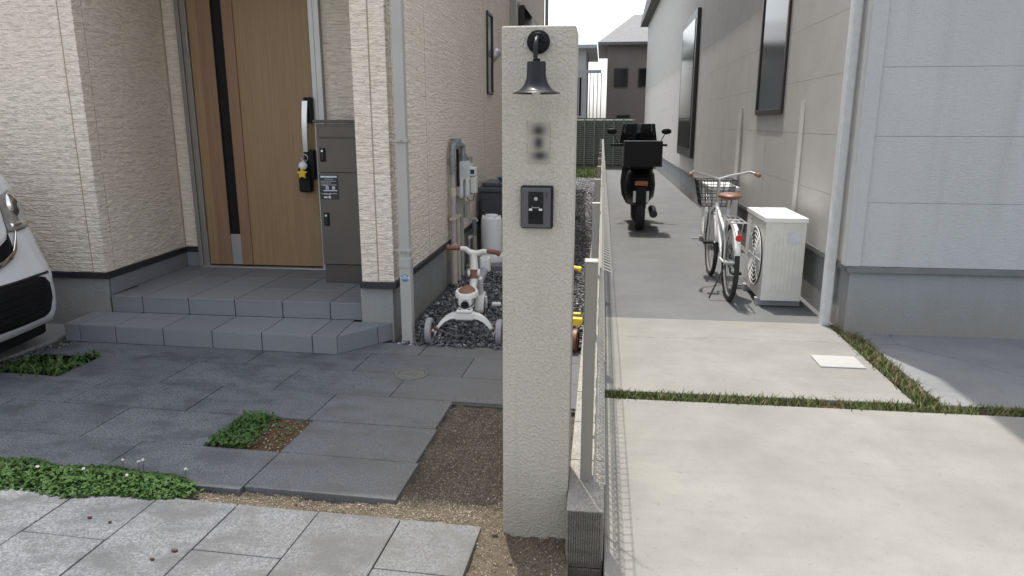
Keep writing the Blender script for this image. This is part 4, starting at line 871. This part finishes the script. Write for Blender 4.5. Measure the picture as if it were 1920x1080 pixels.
# bicycle parked along the path beside the nearer unit, seen from behind
BY = thing('bicycle', 'parked bicycle with brown saddle, white mudguards and red rear reflector', 'bicycle', (1.07, 6.35, 0)); bX = 1.07; R_ = .30
def wheel(y):
    wo = MB().tube([(bX, y + R_ * cos(t), R_ + R_ * sin(t)) for t in [2 * pi * k / 36 for k in range(37)]], .020, 8, False).build('wheel', 'rubber', BY, smooth=True)
    MB().tube([(bX, y + .272 * cos(t), R_ + .272 * sin(t)) for t in [2 * pi * k / 36 for k in range(37)]], .009, 6, False).build('rim', 'silver', wo, smooth=True)
    m = MB()
    for k in range(18): a = 2 * pi * k / 18; m.tube([(bX + .02 * (-1) ** k, y + .02 * cos(a + .5), R_ + .02 * sin(a + .5)), (bX, y + .27 * cos(a), R_ + .27 * sin(a))], .0014, 4, False)
    m.tube([(bX - .05, y, R_), (bX + .05, y, R_)], .018, 8); m.build('spokes', 'silver', wo)
    m = MB(); n_ = 15
    for i in range(n_):
        a = radians(20 + 150 * i / (n_ - 1)) if y < 6.3 else radians(10 + 130 * i / (n_ - 1))
        for dx, dr in ((-.027, -.012), (-.014, .004), (.014, .004), (.027, -.012)): m.v.append((bX + dx, y - (R_ + .034 + dr) * cos(a), R_ + (R_ + .034 + dr) * sin(a)))
    for i in range(n_ - 1):
        for k in range(3): m.f.append((4 * i + k, 4 * i + k + 1, 4 * i + 5 + k, 4 * i + 4 + k))
    o = m.build('mudguard', 'white', BY, smooth='all'); md = o.modifiers.new('thick', 'SOLIDIFY'); md.thickness = .003
wheel(5.90); wheel(6.92)
fr = MB(); fr.tube([(bX, 6.28, .27), (bX, 6.16, .72)], .016, 10).tube([(bX, 6.28, .27), (bX, 6.70, .60), (bX, 6.74, .70)], .017, 10).tube([(bX, 6.22, .50), (bX, 6.70, .66)], .014, 10)
for sx in (-.045, .045): fr.tube([(bX + sx, 5.90, R_), (bX + sx * .5, 6.28, .27)], .009, 8).tube([(bX + sx, 5.90, R_), (bX + sx * .4, 6.18, .64)], .008, 8).tube([(bX + sx, 6.92, R_), (bX + sx, 6.80, .63), (bX, 6.76, .68)], .010, 8)
fr.build('frame', 'meter', BY, smooth=True)
MB().tube([(bX, 6.76, .66), (bX, 6.72, .86), (bX, 6.71, .92)], .014, 10).tube([(bX - .28, 6.52, .98), (bX - .25, 6.60, .99), (bX - .10, 6.71, .95), (bX, 6.72, .92), (bX + .10, 6.71, .95), (bX + .25, 6.60, .99), (bX + .28, 6.52, .98)], .011, 8).build('handlebar', 'silver', BY, smooth=True)
for sx in (-1, 1): MB().tube([(bX + sx * .282, 6.52, .98), (bX + sx * .288, 6.41, .972)], .016, 10).build('grip', 'brown', BY, smooth=True)
MB().tube([(bX, 6.16, .72), (bX, 6.14, .80)], .012, 8).build('seat_post', 'silver', BY); t2 = MB().ell((0, 0, 0), (1, 1, 1), 18, 10); m = MB().add([(bX + x * (.10 - .055 * (y > 0) * y), 6.12 + y * .14, .825 + z * .032) for x, y, z in t2.v], t2.f); m.build('saddle', 'brown', BY, smooth='all')
m = MB()
for dx in (-.06, -.02, .02, .06): m.tube([(bX + dx, 5.66, .66), (bX + dx, 6.08, .66)], .006, 6)
for dy in (5.66, 5.85, 6.08): m.tube([(bX - .065, dy, .66), (bX + .065, dy, .66)], .006, 6)
for sx in (-.06, .06): m.tube([(bX + sx, 5.78, .66), (bX + sx * .8, 5.90, R_)], .005, 6)
m.build('rear_rack', 'silver', BY); MB().lathe([(.0005, -.014), (.026, -.014), (.028, 0), (.0005, .004)], (bX, 5.60, .55), 'Y', 16).build('reflector', 'red', BY); MB().tube([(bX, 5.60, .55), (bX, 5.66, .60)], .006, 6).build('reflector_stem', 'blackp', BY)
bk = MB(); zz_ = [.66, .72, .78, .84, .90]
for k, z in enumerate(zz_): w_ = .13 + .012 * k; bk.tube([(bX - w_, 6.80, z), (bX + w_, 6.80, z), (bX + w_, 7.04, z), (bX - w_, 7.04, z), (bX - w_, 6.80, z)], .004, 5)
for k in range(7): x_ = -.13 + .0433 * k; bk.tube([(bX + x_, 6.80, .66), (bX + x_ * 1.37, 6.80, .90)], .003, 4).tube([(bX + x_, 7.04, .66), (bX + x_ * 1.37, 7.04, .90)], .003, 4)
for k in range(6): y_ = 6.80 + .048 * k; bk.tube([(bX - .13, y_, .66), (bX - .178, y_, .90)], .003, 4).tube([(bX + .13, y_, .66), (bX + .178, y_, .90)], .003, 4)
bk.bb(bX - .13, bX + .13, 6.80, 7.04, .655, .661); bk.build('basket', 'steel', BY)
MB().lathe([(.0005, -.006), (.085, -.004), (.085, .004), (.0005, .006)], (bX + .055, 6.28, .27), 'X', 22).build('chainring', 'steel', BY); MB().bb(bX + .04, bX + .075, 5.95, 6.36, .235, .33).build('chain_case', 'blackp', BY, .012)
for sx, dz in ((1, -.15), (-1, .15)): MB().tube([(bX + sx * .06, 6.28, .27), (bX + sx * .09, 6.28 - dz * .5, .27 + dz)], .009, 8).build('crank', 'steel', BY); MB().box((bX + sx * .14, 6.28 - dz * .5, .27 + dz), (.09, .07, .022)).build('pedal', 'blackp', BY, .006)
MB().tube([(bX - .03, 5.92, .29), (bX - .16, 5.84, .01)], .007, 8).build('kickstand', 'steel', BY)

# black motor scooter parked far down the path, seen from behind
CS = thing('motor_scooter', 'black motor scooter with rear box parked far down the side path', 'scooter', (.47, 10.1, 0)); X0 = .47
for y in (9.78, 10.98): 
    wo = MB().lathe([(.14, -.05), (.205, -.05), (.225, -.02), (.225, .02), (.205, .05), (.14, .05)], (X0, y, .225), 'X', 28).build('wheel', 'rubber', CS, smooth=True); MB().lathe([(.0005, -.035), (.145, -.03), (.145, .03), (.0005, .035)], (X0, y, .225), 'X', 20).build('rim', 'steel', wo)
m = MB(); secs = [(9.66, .06, .50, .66), (9.75, .13, .40, .74), (9.95, .17, .33, .76), (10.2, .16, .28, .72), (10.35, .13, .24, .40), (10.62, .14, .22, .34), (10.74, .20, .26, .80), (10.86, .15, .42, .98), (10.95, .08, .55, .98)]
for y, hw, z0, z1 in secs:
    for k in range(12): a = 2 * pi * k / 12; m.v.append((X0 + hw * math.copysign(abs(cos(a)) ** .6, cos(a)), y, (z0 + z1) / 2 + (z1 - z0) / 2 * math.copysign(abs(sin(a)) ** .6, sin(a))))
for i in range(len(secs) - 1):
    for k in range(12): m.f.append((12 * i + k, 12 * i + (k + 1) % 12, 12 * i + 12 + (k + 1) % 12, 12 * i + 12 + k))
m.f += [tuple(range(12))[::-1], tuple(12 * (len(secs) - 1) + k for k in range(12))]; m.build('body', 'black', CS, smooth='all')
MB().bb(X0 - .13, X0 + .13, 9.80, 10.36, .755, .83).build('seat', 'blackp', CS, .035, True); MB().bb(X0 - .20, X0 + .20, 9.50, 9.84, .80, 1.10).build('rear_box', 'blackp', CS, .04, True); MB().bb(X0 - .07, X0 + .07, 9.62, 9.665, .56, .62).build('tail_lamp', 'orange', CS, .01); MB().bb(X0 - .085, X0 + .085, 9.60, 9.612, .36, .50).build('number_plate', 'meter', CS, .003); MB().bb(X0 - .055, X0 + .055, 9.58, 9.70, .28, .55).build('mudguard', 'blackp', CS, .01)
MB().tube([(X0 - .33, 10.62, 1.02), (X0 - .12, 10.72, 1.03), (X0 + .12, 10.72, 1.03), (X0 + .33, 10.62, 1.02)], .016, 8).build('handlebar', 'blackp', CS, smooth=True)
for sx in (-1, 1): 
    MB().tube([(X0 + sx * .24, 10.67, 1.03), (X0 + sx * .30, 10.66, 1.16)], .006, 6).ell((X0 + sx * .32, 10.65, 1.20), (.06, .02, .04), 12, 8).build('mirror', 'blackp', CS, smooth='all')
MB().tube([(X0 + .15, 9.75, .20), (X0 + .16, 10.2, .22)], .045, 12).build('exhaust', 'steel', CS, smooth=True)
m = MB(); 
for i in range(7):
    t = i / 6 - .5
    for z, k in ((1.0, 1.), (1.30, .8)): m.v.append((X0 + t * .46 * k, 10.86 - (z - 1) * .25 - abs(t) * .16, z))
for i in range(6): m.f.append((2 * i, 2 * i + 2, 2 * i + 3, 2 * i + 1))
o = m.build('windscreen', 'glass', CS, smooth='all'); md = o.modifiers.new('thick', 'SOLIDIFY'); md.thickness = .006

CS.location = (.53, 10.1, 0); CS.scale = (1.22, 1.1, 1.08)
# ---------------------------------------------------------------- far fence and far houses
LF = thing('louvre_fence', 'dark green grey louvred fence across the end of the passage', 'fence', (-.7, 22.9, 0))
for xp in [-2.35 + .3 * k for k in range(12)]: MB().bb(xp - .022, xp + .022, 22.86, 22.93, .02, 1.56).build('post', 'louvre', LF)
M_ = Matrix.Rotation(radians(-35), 3, 'X')
for k in range(22): MB().box((-.70, 22.95, .16 + k * .064), (3.4, .012, .055), M_).build('slat', 'louvre', LF)
MB().bb(-2.4, 1.0, 22.97, 22.985, .10, 1.56).build('backing_panel', 'steel', LF)
m = MB().bb(-4, 3, 23.02, 23.2, -.1, .10); o = m.build('kerb_wall', 'conc', None); tag(o, 'low pale kerb under the louvred fence at the end', 'kerb')
def farhouse(name, label, x0, x1, y0, y1, ze, zr, wallm_, roofm_, hip=True):
    T = thing(name, label, 'house', ((x0 + x1) / 2, y0, 0)); MB().bb(x0, x1, y0, y1, -.2, ze).build('wall', wallm_, T)
    o_ = .45; h = MB(); b_ = [(x0 - o_, y0 - o_), (x1 + o_, y0 - o_), (x1 + o_, y1 + o_), (x0 - o_, y1 + o_)]; rx = (y1 - y0) / 2 * (.55 if hip else 0)
    h.v = [(x, y, ze) for x, y in b_] + [(x, y, ze + .12) for x, y in b_] + [(x0 - o_ + rx, (y0 + y1) / 2, zr), (x1 + o_ - rx, (y0 + y1) / 2, zr)]
    h.f = [(3, 2, 1, 0), (0, 1, 5, 4), (1, 2, 6, 5), (2, 3, 7, 6), (3, 0, 4, 7), (4, 5, 9, 8), (5, 6, 9), (6, 7, 8, 9), (7, 4, 8)]; h.build('roof', roofm_, T); return T
F1 = farhouse('house', 'far pale house with light hipped roof and railed balcony', -6.5, -.75, 30, 36, 4.30, 5.6, 'nbwall', 'roofp')
bl = MB().bb(-2.6, -.10, 29.0, 30, 1.25, 1.55).build('balcony', 'meter', F1)
for k in range(18): MB().bb(-2.58 + k * .145, -2.545 + k * .145, 29.02, 29.06, 1.55, 3.3).build('railing_bar', 'grey', bl)
MB().bb(-2.6, -.1, 29.0, 29.08, 3.3, 3.42).build('top_rail', 'grey', bl)
for x in (-2.1, -1.2): MB().bb(x - .3, x + .3, 29.97, 29.995, 1.7, 3.2).build('window', 'glass', F1)
F2 = farhouse('house', 'far brownish house with dark roof seen between the two houses', .15, 6, 33, 39, 4.7, 6.4, 'farwall', 'roof')
for x, z in ((.75, 3.3), (1.8, 3.3), (.9, 1.3)): 
    wo = MB().bb(x - .3, x + .3, 32.95, 32.99, z - .35, z + .45).build('window', 'wdark', F2); MB().bb(x - .25, x + .25, 32.935, 32.949, z - .3, z + .4).build('pane', 'glass', wo)

# ---------------------------------------------------------------- gravel, pebbles, plants (uncountable)
def scatter_stones(name, pts, size, mat, seed, flat=.65, kind='stuff'):
    r = np.random.default_rng(seed); base = []
    ico_v, ico_f = MB().ell((0, 0, 0), (1, 1, 1), 6, 4).v, None
    import bmesh
    bm = bmesh.new(); bmesh.ops.create_icosphere(bm, subdivisions=1, radius=1.); bv = np.array([v.co[:] for v in bm.verts]); bf = np.array([[v.index for v in f.verts] for f in bm.faces]); bm.free()
    n = len(pts); k = len(bv); sh = r.uniform(.72, 1.2, (n, k, 1)); V = bv[None] * sh
    sc = r.uniform(.6, 1.25, (n, 1, 3)) * np.array([1, .8, flat]) * (size * r.uniform(.6, 1.3, (n, 1, 1))); V = V * sc
    a, b = r.uniform(0, 2 * pi, n), r.normal(0, .45, n); ca, sa, cb, sb = np.cos(a), np.sin(a), np.cos(b), np.sin(b)
    x, y, z = V[..., 0], V[..., 1], V[..., 2]; y2, z2 = y * cb[:, None] - z * sb[:, None], y * sb[:, None] + z * cb[:, None]
    V = np.stack([x * ca[:, None] - y2 * sa[:, None], x * sa[:, None] + y2 * ca[:, None], z2], -1) + pts[:, None, :]
    F = (bf[None] + (np.arange(n) * k)[:, None, None]).reshape(-1, 3); return npmesh(name, V.reshape(-1, 3), F, mat, kind)
def rnd(n, x0, x1, y0, y1, z0, z1): return np.stack([RNG.uniform(x0, x1, n), RNG.uniform(y0, y1, n), RNG.uniform(z0, z1, n)], -1)
fe = lambda x: 4.312 + (x + 1.3) * -.042
n1 = 9500; p = np.concatenate([rnd(n1, -1.30, -.09, 4.27, 7.3, -.008, .012), rnd(2600, -1.30, -.09, 7.3, 9.5, -.008, .01)]); p = p[p[:, 1] > fe(p[:, 0]) + .02]
scatter_stones('gravel', p, .0155, 'stone', 5)
p = rnd(7000, -.75, -.09, 9.5, 18.9, -.01, .012); scatter_stones('gravel', p, .026, 'stone', 6)
t = RNG.uniform(0, 1, 420); p = np.stack([-3.585 + .15 * t + RNG.normal(0, .022, 420) - .02, 3.42 + .72 * t, RNG.uniform(-.012, .006, 420)], -1); scatter_stones('gravel', p, .012, 'stone', 8)
p = rnd(9500, -1.55, -.09, 1.6, 3.38, 0, 0); p = np.concatenate([p, rnd(3000, -2.2, -.4, 2.24, 2.45, 0, 0)]); p[:, 2] = soilz(p[:, 0], p[:, 1]) + .001; scatter_stones('pebbles', p, .0030, 'pebble', 9)
p = rnd(900, -1.55, -.09, 1.6, 3.38, 0, 0); p[:, 2] = soilz(p[:, 0], p[:, 1]) + .002; scatter_stones('soil_crumbs', p, .0045, 'crumb', 19)
p = rnd(26, -.95, -.09, 1.7, 3.35, 0, 0); p[:, 2] = soilz(p[:, 0], p[:, 1]) + .003; scatter_stones('stones', p, .011, 'crumb', 12)
def leaves(name, centers, size, mat, seed, three=True, tilt=.5):
    """trifoliate leaf sprays: each leaflet a folded six-sided blade"""
    r = np.random.default_rng(seed); n = len(centers); nl = 3 if three else 1
    base = np.array([(0, 0, 0), (.42, .35, .05), (.46, .75, .04), (0, 1.0, -.03), (-.46, .75, .04), (-.42, .35, .05), (0, .55, -.06)]); bf = np.array([(0, 1, 6), (1, 2, 6), (2, 3, 6), (3, 4, 6), (4, 5, 6), (5, 0, 6)])
    Vs = []; yaw = r.uniform(0, 2 * pi, n); tx, ty = r.normal(0, tilt, n), r.normal(0, tilt, n); s = size * r.uniform(.65, 1.25, n)
    for k in range(nl):
        a = yaw + k * 2.094; v = base[None] * s[:, None, None]; ca, sa = np.cos(a)[:, None], np.sin(a)[:, None]
        x = v[..., 0] * ca - v[..., 1] * sa; y = v[..., 0] * sa + v[..., 1] * ca; z = v[..., 2] + x * tx[:, None] + y * ty[:, None]; Vs.append(np.stack([x, y, z], -1) + centers[:, None, :])
    V = np.stack(Vs, 1).reshape(-1, 3); F = (bf[None] + (np.arange(n * nl) * 7)[:, None, None]).reshape(-1, 3); return npmesh(name, V, F, mat)
def blades(name, pts, h, mat, seed, w_=.004):
    r = np.random.default_rng(seed); n = len(pts); a = r.uniform(0, 2 * pi, n); hh = h * r.uniform(.5, 1.3, n); lean = r.normal(0, .45, (n, 2)); dx, dy = np.cos(a) * w_, np.sin(a) * w_; V = np.zeros((n, 5, 3))
    for i, (t, wf) in enumerate(((0, 1), (0, -1), (.6, .8), (.6, -.8), (1, 0))):
        V[:, i, 0] = pts[:, 0] + dx * wf + lean[:, 0] * hh * t ** 1.6; V[:, i, 1] = pts[:, 1] + dy * wf + lean[:, 1] * hh * t ** 1.6; V[:, i, 2] = pts[:, 2] + hh * t
    F = (np.array([(0, 1, 3), (0, 3, 2), (2, 3, 4)])[None] + (np.arange(n) * 5)[:, None, None]).reshape(-1, 3); return npmesh(name, V.reshape(-1, 3), F, mat)
# clover in the joint between the two pavements
n = 12500; u = RNG.uniform(-4.3, -1.68, n) + RNG.normal(0, .03, n); e = np.clip((-1.66 - u) / .25, 0, 1); half = .115 * (.35 + .65 * e) + .018 * np.sin(u * 17); v = 2.305 + RNG.uniform(-1, 1, n) * half + .012 * np.sin(u * 9)
ht = (.006 + .032 * (1 - ((v - 2.305) / half) ** 2).clip(0, 1) * (.35 + .65 * e)) * RNG.uniform(.35, 1.1, n); c = np.stack([u * PC - v * PS, u * PS + v * PC, ht], -1); leaves('clover_strip', c, .0088, 'clover', 3)
FL = ['white clover flower standing highest, middle of the three behind the clover', 'white clover flower right of the tallest one, close beside its neighbour', 'white clover flower with its head rising last of the close trio', 'lone white clover flower near the bare right end of the clover strip', 'white clover flower low in the front of the clover, below the close trio', 'small white clover flower in the middle of the clover strip', 'white clover flower half sunk in leaves left of the middle of the strip', 'leftmost white clover flower, low in the leaves near the picture edge']
for i, (uu, vv, hh) in enumerate(((-2.02, 2.375, .072), (-1.955, 2.385, .066), (-1.935, 2.385, .074), (-1.735, 2.37, .058), (-1.93, 2.28, .06), (-2.14, 2.30, .06), (-2.34, 2.29, .06), (-2.72, 2.27, .05))):
    x, y = uv(uu, vv); T = thing('clover_flower', FL[i], 'flower', (x, y, 0), 'white clover flowers')
    MB().tube([(x, y, 0), (x + .004, y, hh)], .0012, 5).build('stem', 'clover', T); m = MB()
    for k in range(26): a, b = RNG.uniform(0, 2 * pi), RNG.uniform(-.3, 1.2); d = Vector((cos(a) * cos(b), sin(a) * cos(b), sin(b))); m.tube([Vector((x + .004, y, hh)) + d * .003, Vector((x + .004, y, hh)) + d * .0075], [.0014, .0007], 4)
    m.build('flower_head', 'flower', T)
# cutout planting pockets
m = MB(); q = [uv(-1.843, 2.692), uv(-1.498, 2.692), uv(-1.498, 3.038), uv(-1.843, 3.038)]; m.prism(q, -.06, -.010); struct('planting_pocket', m, 'mud')
m = MB(); q = [uv(-3.62, 3.392), uv(-3.228, 3.392), uv(-3.228, 3.740), uv(-3.62, 3.740)]; m.prism(q, -.06, -.012); struct('planting_pocket', m, 'mud')
n = 2600; u, v = RNG.uniform(-1.86, -1.50, n), RNG.uniform(2.685, 3.05, n); k = (u + 1.86 + .10 * (v - 2.69)) < .19 + RNG.normal(0, .03, n); u, v = u[k], v[k]; c = np.stack([u * PC - v * PS, u * PS + v * PC, RNG.uniform(-.004, .024, len(u))], -1); leaves('ground_cover', c, .0088, 'clover', 4)
n = 150; u, v = RNG.uniform(-1.70, -1.50, n), RNG.uniform(2.70, 3.03, n); c = np.stack([u * PC - v * PS, u * PS + v * PC, RNG.uniform(-.008, .002, n)], -1); leaves('leaf_litter', c, .0085, 'pebble', 14, False)
c2 = c[:90].copy(); c2[:, 2] += .004; leaves('sprouts', c2, .007, 'weed', 15)
n = 520; u, v = RNG.uniform(-3.62, -3.22, n), RNG.uniform(3.38, 3.73, n); k = ((v - 3.38) < .16 + .1 * RNG.random(n)) | (u > -3.30); k &= RNG.random(n) < .9; u, v = u[k], v[k]; c = np.stack([u * PC - v * PS, u * PS + v * PC, RNG.uniform(-.008, .028, len(u))], -1); leaves('weeds', c, .017, 'weed', 6, True, .7); blades('weeds', np.column_stack([c[:200, :2] + RNG.normal(0, .02, (len(c[:200]), 2)), np.zeros(len(c[:200]))]), .045, 'weed', 21, .006)
# grass in the neighbour's joints, lawn far away
n = 5200; p = np.stack([RNG.uniform(.06, 3.4, n), 3.635 + RNG.uniform(-.06, .06, n), np.full(n, -.03)], -1); p = p[(fbm(p[:, 0], p[:, 1], 5, 3, 77) + RNG.normal(0, .15, len(p))) > -.22]; blades('grass_strip', p, .040, 'grass', 31, .004)
n = 2600; p = np.stack([1.723 + RNG.uniform(-.075, .075, n), RNG.uniform(3.7, 5.15, n), np.full(n, -.03)], -1); p = p[(fbm(p[:, 0], p[:, 1], 5, 3, 78) + RNG.normal(0, .15, len(p))) > -.22]; blades('grass_strip', p, .044, 'grass', 32, .004)
n = 5000; p = rnd(n, -1.2, -.1, 18.8, 22.8, -.02, -.02); blades('lawn_grass', p, .07, 'grass', 33, .012)
p = rnd(120, -.5, -.3, 10.3, 10.9, 0, 0); blades('weeds', p, .05, 'weed', 34, .008)
# debris on the front paving
for i, (px, py, s) in enumerate(((-1.40, 1.985, .013), (-1.445, 1.93, .009), (-1.83, 2.14, .010), (-1.735, 2.12, .008))):
    m = MB().ell((px, py, .009), (s, s * .6, .004), 8, 5); o = m.build('dead_leaf', 'bark', None, smooth='all'); tag(o, ['dry leaf, nearest and farthest right on the front paving', 'small dry leaf just left of the nearest one on the paving', 'dry leaf farthest left on the front paving by the clover', 'small dry leaf close to the clover, right of the leftmost leaf'][i], 'leaf', 'dry leaves on the paving')
n = 800; p = np.stack([RNG.uniform(.06, 3.4, n), 3.635 + RNG.uniform(-.055, .055, n), np.full(n, -.03)], -1); blades('dry_grass', p, .05, 'straw', 41, .003)
n = 700; p = np.stack([1.723 + RNG.uniform(-.07, .07, n), RNG.uniform(3.7, 5.15, n), np.full(n, -.03)], -1); blades('dry_grass', p, .055, 'straw', 42, .003)
def grains(n, u0, u1, v0, v1, bias): 
    u = RNG.uniform(u0, u1, n); v = RNG.uniform(v0, v1, n); k = RNG.random(n) < bias(u, v); u, v = u[k], v[k]; return np.stack([u * PC - v * PS, u * PS + v * PC, np.full(len(u), .0015)], -1)
p = np.concatenate([grains(2600, -1.5, -.86, 2.39, 3.38, lambda u, v: np.clip(1 - (-.87 - u) / .25, .03, 1) ** 2), grains(1600, -.9, -.30, 3.40, 3.75, lambda u, v: np.clip(1 - (v - 3.40) / .15, .02, 1) ** 2), grains(2200, -1.9, -.49, 1.9, 2.24, lambda u, v: np.clip(1 - (2.24 - v) / .08, .02, 1) ** 2)])
scatter_stones('sand_grains', p, .0024, 'pebble', 51)
p = grains(160, -3.4, -.9, 2.4, 4.0, lambda u, v: np.full(len(u), .8)); scatter_stones('grit', p, .0035, 'crumb', 52)
